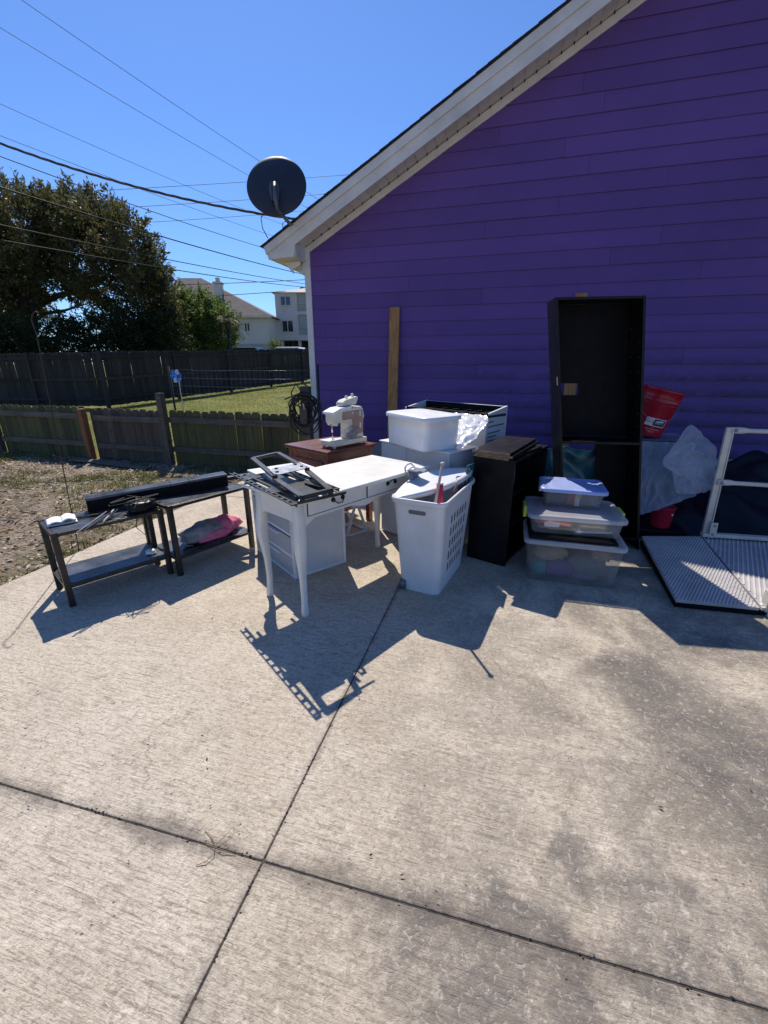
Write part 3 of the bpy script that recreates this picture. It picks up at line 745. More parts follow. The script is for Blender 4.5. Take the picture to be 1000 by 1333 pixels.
yard_fence('dark weathered board fence under the oak at the left edge', left, 1.86)

# ------------------------------------------------------------------ near fence with gate
YN = 5.40
nf = thing('low_picket_fence', 'low olive picket fence with rails facing the patio', 'fence', (-8.6, YN, 0))
nb = Vector((-8.6, YN, 0))
def rail(parent, b0, x0, x1, z0, z1, m='oldrail'):
    mb = MB(); mb.box(x0-b0.x, x1-b0.x, -.02, .02, z0, z1); return mb.build('rail', m, parent, bevel=.003)
def pickets(parent, b0, x0, x1, m, seed, zt=.80):
    rr = random.Random(seed); pk = []
    for v in range(3):
        mb = MB(); e = rr.uniform(-.004, .004); mb.prism([(-.067, -.04), (.067, -.04), (.067, zt-.035), (.04, zt+e), (-.04, zt), (-.067, zt-.035)], .016, 'y', .021); pk.append(mb)
    base_o = [None]*3; x = x0+.07
    while x < x1-.05:
        v = rr.randrange(3)
        if base_o[v] is None: base_o[v] = pk[v].build('picket', m, parent); o = base_o[v]
        else: o = copy(base_o[v], parent)
        o.location = (x-b0.x, 0, rr.uniform(-.008, .010)); o.rotation_euler = (0, rr.uniform(-.008, .008), rr.uniform(-.02, .02)); x += .1405+rr.uniform(0, .003)
for x0, x1, s in ((-12.5, -8.66, 1), (-8.54, -6.52, 2), (-4.92, -2.56, 3)):
    pickets(nf, nb, x0, x1, 'olive', s); rail(nf, nb, x0, x1, .615, .70); rail(nf, nb, x0, x1, .17, .252)
for x, z, m, y in ((-8.6, .78, 'oldwood', -.0), (-12.55, .8, 'oldwood', 0)):
    mb = MB(); mb.box(x-nb.x-.05, x-nb.x+.05, -.06, .02, -.1, z); mb.build('post', m, nf, bevel=.004)
mb = MB(); mb.box(-6.56-nb.x, -6.47-nb.x, -.11, -.02, -.1, .76, T=Matrix.Rotation(R(-.6), 4, 'Y')); tag(mb.build('post', 'newpost', nf, bevel=.004), 'fresh orange brown post left of the gate')
mb = MB(); mb.box(-5.0-nb.x, -4.905-nb.x, -.11, -.02, -.1, 1.05); tag(mb.build('post', 'oldrail', nf, bevel=.005), 'tall grey post right of the gate')
mb = MB(); mb.box(-2.60-nb.x, -2.48-nb.x, -.22, -.12, -.1, 1.18); tag(mb.build('post', 'oldrail', nf, bevel=.005), 'end post carrying the coiled hose')
gate = thing('fence_gate', 'brown board gate panel sagging between the orange post and the tall grey post', 'gate', (-6.38, YN-.01, 0))
gb = Vector((-6.38, YN, 0))
pickets(gate, gb, -6.45, -5.04, 'oldwood', 9, .79); rail(gate, gb, -6.37, -5.03, .60, .685); rail(gate, gb, -6.37, -5.03, .155, .235)
mb = MB(); mb.bar((.05, -.026, .22), (1.3, -.026, .62), .02, .07, (0, -1, 0)); 
# wire mesh above the fence
wm = thing('wire_mesh_fence', 'thin see through wire mesh fence rising behind the olive picket fence', 'fence', (-4.95, 5.62, 0))
mb = MB()
for k in range(6): z = .80+.115*k; mb.tube([(0, 0, z), (.8, .0, z-.012), (1.6, 0, z-.01), (2.4, 0, z)], .0015, 5)
mb.build('line_wires', 'steelgrey', wm)
mb = MB()
for k in range(31): mb.tube([(.08*k, .001, .55), (.08*k, .001, 1.375)], .0007, 4)
mb.build('stay_wires', 'steelgrey', wm)
mb = MB(); mb.tube([(2.42, 0, -.1), (2.42, 0, 1.45)], .015, 8); mb.build('stake', 'cable', wm)
mb = MB(); mb.tube([(-.02, 0, -.1), (-.02, 0, 1.42)], .015, 8); mb.build('stake', 'cable', wm)

# pinwheel
pc = Vector((-4.80, 5.58, 1.285))
pw = thing('pinwheel', 'blue and white foil pinwheel on a stick behind the low fence', 'pinwheel', (pc.x, pc.y, 0))
mb = MB(); mb.tube([(0, .02, -.05), (.0, .015, 1.285)], .006, 6); mb.build('stick', 'stick', pw)
for k in range(6):
    a = k*math.pi/3+.3; T = Matrix.Translation(Vector((0, -.012, 1.285)))@Matrix.Rotation(a, 4, 'Y')
    mb = MB(); mb.add([(0, 0, 0), (.05, -.005, .045), (.02, -.022, .105), (-.028, -.006, .085), (-.006, -.03, .04)], [(0, 1, 2, 4), (4, 2, 3), (0, 4, 3)])
    mb.build('vane', 'pinwheel' if k % 3 else 'wheelwhite', pw, T=T, solid=.001)
mb = MB(); mb.ball((0, -.035, 1.285), .010); mb.build('hub', 'wheelwhite', pw)

# hose coil on the end post
hs = thing('garden_hose', 'black and brown hose coiled in loops on the end post by the house corner', 'hose', (-2.54, 5.24, 0))
hr = random.Random(4); mb = MB()
for k in range(11):
    rx, rz = hr.uniform(.12, .215), hr.uniform(.15, .25); cx, cz = hr.uniform(-.03, .05), 1.02-rz+hr.uniform(.0, .09)
    pts = [(cx+rx*math.cos(a)*(1+.08*math.sin(3*a+k)), -.05-.012*k+.02*math.sin(2*a), cz+rz*math.sin(a)+.0) for a in [2*math.pi*i/26 for i in range(26)]]
    mb.tube(pts, .0085, 7, closed=True)
mb.build('coil', 'cable', hs)
mb = MB()
mb.tube([(-.16, -.10, 1.0), (-.205, -.11, .85), (-.19, -.12, .5), (-.19, -.12, .33), (-.15, -.12, .29), (.0, -.12, .285)], .010, 7)
mb.tube([(.02, -.1, 1.08), (-.08, -.12, 1.22), (-.16, -.1, 1.10), (-.13, -.1, .95), (-.02, -.12, .93), (.10, -.11, 1.02), (.08, -.1, 1.18), (-.02, -.1, 1.24)], .009, 7)
mb.tube([(-.25, -.12, 1.02), (-.05, -.14, 1.09), (.12, -.13, 1.085), (.24, -.10, 1.0), (.27, -.08, .8), (.2, -.1, .62)], .010, 7)
mb.build('loose_loop', 'hosebrown', hs)
mb = MB(); mb.bar((-.10, -.13, .94), (-.01, -.15, .98), .018, .018); mb.bar((.03, -.16, .98), (.045, -.16, .90), .02, .02); mb.build('nozzle', 'steelgrey', hs, bevel=.003)
mb = MB(); mb.box(-.05, .06, -.13, -.03, .70, .93); mb.build('reel_bracket', 'hosebrown', hs, bevel=.01)
# small dry vine above the post

# ------------------------------------------------------------------ far houses and cars
def win(parent, o, u, w, h, nrm, name='window', frame='stucco', two=True):
    """o lower left corner, u unit right vector"""
    mb = MB(); n_ = Vector(nrm); z = Vector((0, 0, 1)); t = .12
    for a, b in ((o, o+u*w), (o+z*h, o+z*h+u*w)): mb.bar(a+n_*.03, b+n_*.03, .1, t, tuple(z))
    xs = (0, w/2, w) if two else (0, w)
    for x in xs: mb.bar(o+u*x+n_*.03, o+u*x+z*h+n_*.03, .1, t, tuple(n_))
    fo = mb.build(name, frame, parent)
    mb = MB(); mb.bar(o+z*h/2, o+u*w+z*h/2, .05, h, tuple(z)); mb.build('pane', 'winglass', fo)
def farhouse(name, lbl, a, b, depth, zbase, zeave, m, loc=None):
    t = thing(name, lbl, 'house', (a.x, a.y, zbase)); return t
# grey-roofed house
D1 = 55
e1 = at(352, 411, D1); e0 = at(205, 405, D1); ze = e1.z; bz = .7
u = (e1-e0); u.z = 0; u.normalize(); nb1 = Vector((-u.y, u.x, 0)); nb1 = nb1 if nb1.y > 0 else -nb1
t1 = thing('pale_house', 'pale house with a brown hip roof and chimney behind the trees', 'house', (e0.x, e0.y, bz))
L1 = (e1-e0).length; o1 = Vector((e0.x, e0.y, bz)); TT = Matrix(((u.x, nb1.x, 0, 0), (u.y, nb1.y, 0, 0), (0, 0, 1, 0), (0, 0, 0, 1)))
h1 = ze-bz
mb = MB(); mb.box(.4, L1-.4, .4, 11, 3.0, h1, T=TT); mb.build('wall', 'stucco', t1)
mb = MB(); mb.box(.35, L1-.35, .34, 11, 0, 3.0, T=TT); mb.box(.3, L1-.3, .3, 11, 2.9, 3.1, T=TT); mb.build('base_course', 'stuccodark', t1)
ap = at(262, 362, D1+6)-o1; ap0 = at(232, 362, D1+6)-o1; iT = TT.inverted(); apl = iT @ ap; ap0l = iT @ ap0
ev = [(-.3, -.2, h1), (L1+.1, -.2, h1), (L1+.1, 12, h1), (-.3, 12, h1)]
mb = MB(); vs = [TT @ Vector(p) for p in ev]+[TT @ Vector((ap0l.x, 6, ap.z)), TT @ Vector((apl.x, 6, ap.z))]
mb.add(vs, [(0, 1, 5, 4), (1, 2, 5), (2, 3, 4, 5), (3, 0, 4), (3, 2, 1, 0)]); roof1 = mb.build('roof', 'roofgrey', t1)
mb = MB(); mb.box(-.35, L1+.15, -.25, -.1, h1-.22, h1+.02, T=TT); mb.build('fascia', 'stucco', t1)
c = iT @ (at(286.5, 392, D1+3)-o1); mb = MB(); ztop = (at(286, 367, D1+3)-o1).z
mb.box(c.x-.42, c.x+.42, 2.6, 3.5, c.z-1, ztop, T=TT); mb.box(c.x-.52, c.x+.52, 2.5, 3.6, ztop-.25, ztop-.05, T=TT); mb.box(c.x-.2, c.x+.2, 2.8, 3.3, ztop, ztop+.45, T=TT); mb.build('chimney', 'stucco', roof1)
ww = at(318, 431, D1)-o1; wl_ = iT @ ww; win(t1, TT @ Vector((wl_.x, .38, wl_.z)), u, .62, .95, -nb1)
mb = MB(); p = iT @ (at(296, 455, D1-1)-o1); mb.box(p.x-.12, p.x+.12, -.6, -.4, 0, 2.6, T=TT); mb.build('porch_post', 'oldrail', t1)
# three-storey house
D2 = 60
e0 = at(357.2, 381, D2); t2o = Vector((e0.x, e0.y, .8)); e1 = at(430, 381, D2); e1.z = e0.z
u = (e1-e0); u.z = 0; L2 = u.length; u.normalize(); nb2 = Vector((-u.y, u.x, 0)); nb2 = nb2 if nb2.y > 0 else -nb2
TT = Matrix(((u.x, nb2.x, 0, 0), (u.y, nb2.y, 0, 0), (0, 0, 1, 0), (0, 0, 0, 1))); iT = TT.inverted()
t2 = thing('townhouse', 'three storey pale house with paired windows seen beside the house corner', 'house', t2o)
h2 = e0.z-.8
def lz(px, py): return iT @ (at(px, py, D2)-t2o)
mb = MB(); zb_ = lz(366, 443).z; mb.box(0, L2, .25, 10, zb_, h2, T=TT)
def panel(x0, x1, z0, z1, y0=0, y1=.25): mb.box(x0, x1, y0, y1, z0, z1, T=TT)
b1a, b1b = lz(387.5, 405), lz(399.5, 381.5); b2a, b2b = lz(389.5, 436), lz(401, 409.5)
panel(0, b1a.x, zb_, h2); panel(b1b.x, L2, zb_, h2); panel(b1a.x, b1b.x, b1b.z, h2); panel(b1a.x, b1b.x, b2b.z, b1a.z); panel(b1a.x, b1b.x, zb_, b2a.z)
mb.build('wall', 'stucco2', t2)
for a_, b_ in ((b1a, b1b), (b2a, b2b)):
    mb = MB(); mb.box(b1a.x+.02, b1b.x-.02, .2, .24, a_.z, b_.z, T=TT); mb.build('balcony_recess', 'stuccodark', t2)
    mb = MB(); mb.bar(TT @ Vector((a_.x, -.02, a_.z+.9)), TT @ Vector((b1b.x, -.02, a_.z+.9)), .06, .06); mb.build('balcony_rail', 'stucco', t2)
mb = MB()
for x in (0.3, 2.6, 5.2, L2-.4): mb.box(x, x+.35, .3, .65, 0, zb_, T=TT)
mb.build('ground_post', 'stucco2', t2)
mb = MB(); mb.box(.5, L2-.5, 3, 9, 0, zb_-.02, T=TT); mb.build('garage_back', 'winglass', t2)
for (xa, ya), (xb, yb) in (((365.8, 398), (378, 385.5)), ((368.2, 432.4), (381.5, 417))):
    a_, b_ = lz(xa, ya), lz(xb, yb); win(t2, TT @ Vector((a_.x, -.02, a_.z)), u, b_.x-a_.x, b_.z-a_.z, -nb2, frame='stucco')
ra = lz(396, 365.5).z
mb = MB(); vs = [TT @ Vector(p) for p in ((-.4, -.4, h2), (L2+.4, -.4, h2), (L2+.4, 10.4, h2), (-.4, 10.4, h2), (4.6, 5, ra+.1), (L2-4.6, 5, ra+.1))]
mb.add(vs, [(0, 1, 5, 4), (1, 2, 5), (2, 3, 4, 5), (3, 0, 4), (3, 2, 1, 0)]); mb.build('roof', 'roofpale', t2)
# cars behind the fence
def car(lbl, px, D, paint, yaw, length=4.6, hgt=1.62, roof=None):
    p = at(px, 455, D); z0 = hz(p.x, p.y)
    t = thing('parked_car', lbl, 'car', (p.x, p.y, z0+.02), yaw, 'cars parked beyond the far fence')
    l = length/2
    prof = [(-l, .35), (-l, .85), (-l+.15, 1.0), (-l*.62, hgt-.1), (-l*.45, hgt), (l*.30, hgt), (l*.55, 1.02), (l-.15, .9), (l, .7), (l, .35)]
    mb = MB(); mb.prism([(-l, .35), (-l, .88), (-l*.8, 1.0), (l*.55, 1.0), (l-.15, .9), (l, .7), (l, .35)], 1.8, 'y', -.9); mb.build('body', paint, t, bevel=.08)
    mb = MB(); mb.prism([(-l*.80, 1.0), (-l*.60, hgt-.12), (l*.28, hgt-.12), (l*.54, 1.0)], 1.55, 'y', -.775); mb.build('windows', 'winglass', t, bevel=.03)
    mb = MB(); mb.prism([(-l*.62, hgt-.12), (-l*.5, hgt), (l*.22, hgt), (l*.30, hgt-.12)], 1.5, 'y', -.75); mb.build('roof', roof or paint, t, bevel=.05)
    for sx in (-1, 1):
        for sy in (-1, 1):
            mb = MB(); mb.lathe([(.01, -.1), (.32, -.1), (.34, 0), (.32, .1), (.01, .1)], 16, (0, 0, 0), T=Matrix.Translation(Vector((sx*l*.62, sy*.82, .33)))@Matrix.Rotation(R(90), 4, 'X')); mb.build('wheel', 'rubber', t)
car('dark blue car with its roof showing over the far fence', 328, 34, 'carpaint', R(8), roof='carpaint', hgt=1.66)
car('white car with only its roof showing over the fence beside the house corner', 384, 35, 'carwhite', R(4), hgt=1.55)

# ------------------------------------------------------------------ trees
def leaf_cloud(name, blobs, ncl, per, cr, ll, lw, m, parent, up=.25, seed=1, shell=.55, droop=0., lobes=None, voids=()):
    g = np.random.default_rng(seed)
    Wt = np.array([b[2] for b in blobs], float); Wt /= Wt.sum(); idx = g.choice(len(blobs), ncl, p=Wt)
    C0 = np.array([list(b[0]) for b in blobs])[idx]; Rr = np.array([list(b[1]) for b in blobs])[idx]
    d = g.normal(size=(ncl, 3)); d /= np.linalg.norm(d, axis=1)[:, None]
    r = shell+(1-shell)*g.random(ncl)**.7
    cc = C0+d*Rr*r[:, None]
    if lobes:
        keep = np.array([noise.noise(Vector(c)*lobes[0]+Vector((seed, 0, 0))) < lobes[1] for c in cc])
        cc = cc[keep]; d = d[keep]; ncl = len(cc)
    for vc, vr in voids:      # openings in the crown, deeper than wide
        q = cc-np.array(vc); f2 = np.array([math.cos(AZ), math.sin(AZ), 0.]); al = q@f2; pr_ = np.linalg.norm(q-al[:, None]*f2, axis=1)
        kp = (pr_/vr)**2+(al/4.5)**2 > 1; cc = cc[kp]; d = d[kp]; ncl = len(cc)
    tw = d*.8+g.normal(size=(ncl, 3))*.45; tw[:, 2] += up; tw /= np.linalg.norm(tw, axis=1)[:, None]
    t = g.random((ncl, per, 1))
    crr = cr*g.uniform(.6, 1.4, (ncl, 1, 1))
    pos = cc[:, None, :]+tw[:, None, :]*(t-.3)*crr*2.0+g.normal(size=(ncl, per, 3))*crr*.30*(1.15-t)
    ld = tw[:, None, :]*.9+g.normal(size=(ncl, per, 3))*.6; ld[..., 2] -= droop; ld /= np.linalg.norm(ld, axis=2)[..., None]
    sd = np.cross(ld, g.normal(size=(ncl, per, 3))); sd /= np.linalg.norm(sd, axis=2)[..., None]+1e-9
    L = ll*g.uniform(.6, 1.3, (ncl, per, 1)); Wd = lw*g.uniform(.7, 1.3, (ncl, per, 1))
    V = np.stack([pos, pos+ld*L*.5+sd*Wd*.5, pos+ld*L, pos+ld*L*.5-sd*Wd*.5], axis=2).reshape(-1, 3)
    Fc = np.arange(len(V)).reshape(-1, 4)
    if parent is not None: V = V-np.array(parent.location)
    return big_mesh(name, V, Fc, m, parent)
def blob(px, py, rx, ry, D, w=None, dz=1.0):
    k = D/560.0; c = at(px, py, D); return (c, (rx*k, rx*k*dz, ry*k), (w or rx*ry))
oakb = at(33, 470, 25); oakb.z = hz(oakb.x, oakb.y)-.05
oak = thing('oak_tree', 'huge dark live oak with spreading limbs filling the left skyline', 'tree', oakb)
B = [blob(-75, 330, 80, 85, 25), blob(12, 312, 48, 52, 24), blob(60, 330, 48, 50, 26), blob(105, 300, 36, 32, 25), blob(140, 318, 42, 34, 24), blob(92, 282, 22, 20, 25), blob(122, 283, 22, 18, 25), blob(166, 348, 34, 32, 24), blob(188, 378, 24, 36, 24.5),
     blob(30, 285, 26, 26, 25), blob(-20, 285, 40, 36, 25), blob(60, 415, 70, 42, 27), blob(135, 405, 62, 45, 26), blob(-20, 405, 60, 50, 26), blob(190, 420, 40, 38, 27), blob(150, 365, 45, 30, 25), blob(-110, 420, 90, 60, 27)]
leaf_cloud('crown', B, 3500, 46, .50, .21, .08, 'oak', oak, up=.35, seed=11, shell=.72, lobes=(.55, .06), voids=[(at(98, 338, 25), .75), (at(96, 410, 26), .8), (at(70, 388, 26), .55), (at(8, 430, 26), .6), (at(150, 400, 26), .45)])
leaf_cloud('outer_sprays', [b for b in B[:10]]+[B[15]], 1250, 38, .55, .24, .07, 'oaklit', oak, up=.55, seed=12, shell=.88)  # outermost sprays take the painted sunlit tint
mb = MB()
def PX(px, py, D=25): return at(px, py, D)-oakb
mb.tube([Vector((0, 0, -.1)), PX(34, 440), PX(38, 415), PX(36, 395), PX(30, 365)], [.5, .42, .38, .3, .2], 10)
mb.build('trunk', 'bark', oak)
for pts, r0 in (([(38, 412), (52, 396), (78, 384), (104, 379), (130, 381)], .22), ([(36, 400), (20, 380), (10, 350), (14, 320)], .2), ([(34, 380), (55, 350), (88, 330), (104, 312), (112, 292)], .16), ([(100, 380), (95, 362), (84, 350), (88, 336)], .1), ([(104, 379), (128, 366), (150, 350), (170, 352)], .1), ([(38, 420), (60, 408), (85, 404), (110, 396)], .13)):
    mb = MB(); mb.tube([PX(*p) for p in pts], [r0*(1-.75*i/(len(pts)-1)) for i in range(len(pts))], 8); mb.build('limb', 'bark', oak)
tb = at(258, 470, 29); tb.z = hz(tb.x, tb.y)
mt = thing('leafy_tree', 'rounder mid green tree at the right end of the tree row', 'tree', tb)
B2 = [blob(238, 412, 24, 27, 29), blob(260, 412, 26, 26, 29), blob(250, 440, 34, 28, 28), blob(283, 425, 20, 28, 28), blob(228, 430, 24, 36, 28.5)]
leaf_cloud('crown', B2, 1250, 42, .40, .15, .075, 'lime', mt, seed=21, shell=.55, up=.2)
mb = MB(); mb.tube([(0, 0, -.1), (0.1, 0, 1.6), (0, 0, 3.2)], [.16, .12, .08], 8); mb.build('trunk', 'bark', mt)
pb = at(298, 470, 27); pb.z = hz(pb.x, pb.y); crown = at(297, 418, 27)
pt = thing('palm_tree', 'small palm with drooping brown green fronds at the end of the tree row', 'tree', pb)
mb = MB(); mb.tube([(0, 0, -.1), (.03, 0, 1.2), crown-pb], [.12, .10, .10], 9); mb.build('trunk', 'bark', pt)
pr = random.Random(5)
for k in range(24):
    a = k*2.4; el = pr.uniform(-.3, 1.0); Lf = pr.uniform(.75, 1.15); c0 = crown-pb; mb = MB(); P = []
    for i in range(9):
        t = i/8; hd = Lf*t*math.cos(el*(1-t*.6)); P.append(c0+Vector((math.cos(a)*hd, math.sin(a)*hd, Lf*(math.sin(el)*t-.75*t*t))))
    for i in range(1, 9):
        d = (P[i]-P[i-1]).normalized(); sd = d.cross(Vector((0, 0, 1))).normalized()
        for s in (-1, 1):
            for q in (0, .5):
                o_ = P[i-1].lerp(P[i], q); tip = o_+(sd*s*.9+d*.7).normalized()*.30*math.sin(math.pi*(i+.5)/9.8)+Vector((0, 0, -.10)); mb.add([o_, o_+d*.03, tip], [(0, 1, 2)])
    mb.tube(P, .010, 4); mb.build('frond', 'palm', pt)
def shrub(lbl, px, py, rx, ry, D, m, n, seed, ll=.13):
    c = at(px, py, D); b = Vector((c.x, c.y, hz(c.x, c.y))); t = thing('shrub', lbl, 'shrub', b, group='dark shrubs under the oak')
    leaf_cloud('foliage', [blob(px, py, rx, ry, D)], n, 40, .34, ll, .06, m, t, seed=seed, shell=.4)
    mb = MB(); mb.tube([(0, 0, -.1), (.05, 0, max(.4, c.z-b.z))], [.06, .03], 6); mb.build('stem', 'bark', t)
for i, (px, py, rx, ry, D, n) in enumerate(((-30, 440, 50, 26, 21, 190), (30, 442, 46, 24, 21.5, 150), (85, 444, 40, 22, 22, 130), (135, 440, 40, 28, 22.5, 190), (178, 438, 36, 30, 23, 220), (212, 436, 28, 30, 24, 200))):
    shrub(['leftmost dark shrub half out of frame under the oak', 'dark shrub below the oak trunk', 'dark low shrub right of the oak trunk', 'dark shrub under the middle of the oak crown', 'tall dark shrub under the right half of the oak', 'dark shrub between the oak and the mid green tree'][i], px, py, rx, ry, D, 'darkleaf', n, 40+i)
shrub('tiny far bush between the two pale houses', 357.5, 451, 5, 5, 50, 'lime', 60, 60)
bt = at(229, 395, 33); bt.z = hz(bt.x, bt.y); tr = thing('bare_tree', 'bare twiggy treetop rising behind the mid green tree', 'tree', bt)
mb = MB(); c0 = at(229, 380, 33)-bt; mb.tube([(0, 0, -.1), c0*.6, c0], [.12, .07, .04], 6); br_ = random.Random(8)
for k in range(26):
    a = br_.uniform(0, 6.28); l = br_.uniform(.5, 1.7); s = c0+Vector((0, 0, br_.uniform(-.6, .2))); e = s+Vector((math.cos(a)*.5*l*.6, math.sin(a)*.5*l*.6, l*.85)); m_ = s.lerp(e, .5)+Vector((br_.uniform(-.1, .1), 0, 0)); mb.tube([s, m_, e], [.018, .013, .006], 4)
mb.build('branches', 'bark', tr)

# ------------------------------------------------------------------ grass, litter
def blades(name, pts, n, h, w, m, lbl, seed, spread=.05, cat='grass'):
    g = np.random.default_rng(seed); P = np.asarray(pts, float)
    idx = g.integers(0, len(P), n); b = P[idx][:, :2]+g.normal(size=(n, 2))*spread
    z = np.array([hz(x, y) for x, y in b]); b = np.column_stack([b, z-.004])
    a = g.uniform(0, 2*np.pi, n); hh = h*g.uniform(.4, 1.3, n); lean = g.uniform(.15, .9, n)
    d = np.column_stack([np.cos(a)*lean, np.sin(a)*lean, np.ones(n)]); d /= np.linalg.norm(d, axis=1)[:, None]
    s = np.column_stack([-np.sin(a), np.cos(a), np.zeros(n)])*w
    mid = b+d*hh[:, None]*.55; d2 = d.copy(); d2[:, 2] *= .45; tip = mid+d2*hh[:, None]*.5
    V = np.stack([b-s, b+s, mid+s*.8, mid-s*.8, tip+s*.12, tip-s*.12], 1).reshape(-1, 3)
    k = np.arange(n)[:, None]*6; Fc = np.concatenate([k+np.array([[0, 1, 2, 3]]), k+np.array([[3, 2, 4, 5]])])
    o = big_mesh(name, V, Fc, m); return tag(o, lbl, cat, kind='stuff')
g = np.random.default_rng(5)
cl = []
while len(cl) < 900:
    x, y = g.uniform(-9.5, -3.32), g.uniform(.8, 5.35)
    v = noise.noise(Vector((x*.8, y*.8, 1.3)))+.5*noise.noise(Vector((x*2.4, y*2.4, 5)))
    if v > .02 or y > 5.0 and g.random() < .3 or x > -3.45 and g.random() < .25: cl.append((x, y))
blades('grass_tufts', cl, 36000, .075, .0024, 'grass', 'sparse green tufts growing in the bare dirt strip', 3, .06)
lw = []
while len(lw) < 3000:
    x, y = g.uniform(-14, -1.5), g.uniform(5.7, 26)
    lw.append((x, y))
blades('lawn_grass', lw, 60000, .07, .006, 'grassy', 'sunlit lawn between the low fence and the tall dark fence', 4, .25)
def litter(name, n, m, lbl, seed, s0, s1, box=(-9.5, -3.3, .6, 5.4), cat='leaf litter'):
    g = np.random.default_rng(seed); x = g.uniform(box[0], box[1], n); y = g.uniform(box[2], box[3], n)
    z = np.array([hz(a, b) for a, b in zip(x, y)])+g.uniform(.0, .022, n)
    c = np.column_stack([x, y, z]); a = g.uniform(0, 6.28, n); L = g.uniform(s0, s1, n); Wd = L*g.uniform(.25, .6, n)
    ti = g.uniform(-.5, .5, n); d = np.column_stack([np.cos(a), np.sin(a), ti]); s = np.column_stack([-np.sin(a), np.cos(a), g.uniform(-.6, .6, n)])
    V = np.stack([c-d*L[:, None], c+s*Wd[:, None], c+d*L[:, None], c-s*Wd[:, None]], 1).reshape(-1, 3)
    return tag(big_mesh(name, V, np.arange(4*n).reshape(-1, 4), m), lbl, cat, kind='stuff')
litter('dead_leaves', 9000, 'leaflitter', 'brown dead leaves scattered over the bare dirt strip', 6, .012, .034)
litter('pale_leaves', 6500, 'leafpale', 'pale curled leaves and chips scattered over the dirt strip', 7, .010, .030)
litter('leaf_crumbs', 60, 'bark', 'few dark leaf crumbs scattered on the concrete patio', 8, .003, .009, (-2.6, 1.5, .5, 2.4), 'debris').location.z = .04
mb = MB(); tr_ = random.Random(12)
for k in range(150):
    x, y = tr_.uniform(-7.5, -3.35), tr_.uniform(1.0, 5.2); a = tr_.uniform(0, 3.14); l = tr_.uniform(.05, .3)
    p = Vector((x, y, -.022+tr_.uniform(0, .01))); d = Vector((math.cos(a), math.sin(a), tr_.uniform(-.03, .08)))*l
    mb.tube([p, p+d*.5+Vector((0, 0, tr_.uniform(0, .02))), p+d], tr_.uniform(.002, .005), 4)
tag(mb.build('twigs', 'bark'), 'fallen twigs lying in the dirt strip', 'twigs', kind='stuff')
# flattened boards at the foot of the gate
for i, (x, y, l, w, a, lbl) in enumerate(((-6.1, 5.12, 1.1, .14, .02, 'dark board lying flat before the gate, left one'), (-5.55, 5.02, 1.0, .12, -.06, 'dark board lying flat before the gate, right one'))):
    mb = MB(); mb.box(-l/2, l/2, -w/2, w/2, 0, .02); o = mb.build('loose_board', 'oldrail', bevel=.002); o.location = (x, y, -.012); o.rotation_euler = (0, .01, a); tag(o, lbl, 'board', 'boards lying at the gate')
# shepherd's hook
hk = thing('garden_hook', 'tall thin black shepherd hook pole stuck in the dirt behind the left table', 'garden hook', (-3.34, 2.42, -.04))
def hp(px, py, D): return at(px, py, D)-Vector((-3.34, 2.42, -.04))
DD = 3.24
mb = MB(); mb.tube([hp(103, 716, DD), hp(48, 436, DD), hp(43.5, 424, DD), hp(41.5, 416, DD), hp(42.5, 409, DD), hp(46, 405, DD), hp(50, 407, DD), hp(52, 413, DD)], .0036, 8); mb.build('pole', 'blackmetal', hk)
mb = MB(); b = hp(101, 705, DD)
mb.tube([b+Vector((-.05, -.02, -.06)), b+Vector((-.045, -.02, 0)), b+Vector((.045, .01, 0)), b+Vector((.05, .01, -.05))], .0045, 6); mb.build('foot', 'blackmetal', hk)

# ================================================================== things on the patio
def fr(parent, u, w): pass
# ---- white vanity desk
DA = R(63.7)
desk = thing('vanity_desk', 'white painted vanity desk with curved legs and two front drawers', 'desk', (-1.063, 1.981, 0), DA)
T1, T0 = .764, .742
mb = MB(); mb.prism([(-.035, -.075), (1.13, -.075), (1.13, .50), (-.035, .50)], .022, 'z', T0); mb.build('top', 'desk', desk, bevel=.006)
def cab(cx, cy, ox, oy):
    ox *= .7071; oy *= .7071
    rings = []
    for z, h_, off in ((.742, .026, 0), (.64, .026, 0), (.57, .029, .004), (.50, .031, .014), (.44, .028, .014), (.36, .022, .006), (.26, .0175, -.003), (.16, .0155, -.006), (.08, .0155, -.003), (.025, .018, .003), (.0, .0165, .004)):
        x, y = cx+ox*off, cy+oy*off
        rings.append([Vector((x+a*h_, y+b*h_, z)) for a, b in ((-1, -.8), (-.8, -1), (.8, -1), (1, -.8), (1, .8), (.8, 1), (-.8, 1), (-1, .8))])
    m = MB(); m.loft(rings, True); return m
for cx, cy, ox, oy in ((.03, .02, -1, -1), (.03, .39, -1, 1), (1.07, .02, 1, -1), (1.07, .39, 1, 1)):
    cab(cx, cy, ox, oy).build('leg', 'desk', desk)
def scal(x0, x1, zt, zb, zc, kind=0):
    pts = [(x0, zt), (x1, zt)]; N = 24
    for i in range(N+1):
        t = 1-i/N; x = x0+(x1-x0)*t; e = min(t, 1-t)
        if e < .10: z = zb-.0+(zc-zb)*math.sin(e/.10*math.pi/2)
        elif kind and .36 < t < .64: z = zc-.028*(.5-.5*math.cos((min(abs(t-.36), abs(t-.64))/.14)*math.pi))
        else: z = zc
        pts.append((x, z))
    return pts
mb = MB(); mb.prism(scal(.05, 1.05, .742, .565, .618, 1), .018, 'y', .004); mb.build('front_apron', 'desk', desk)
mb = MB(); mb.prism(scal(.05, 1.05, .742, .565, .618, 1), .018, 'y', .385); mb.build('rear_apron', 'desk', desk)
for x in (.012, 1.07):
    mb = MB(); mb.prism(scal(.04, .375, .742, .56, .612), .018, 'x', x); mb.build('side_apron', 'desk', desk)
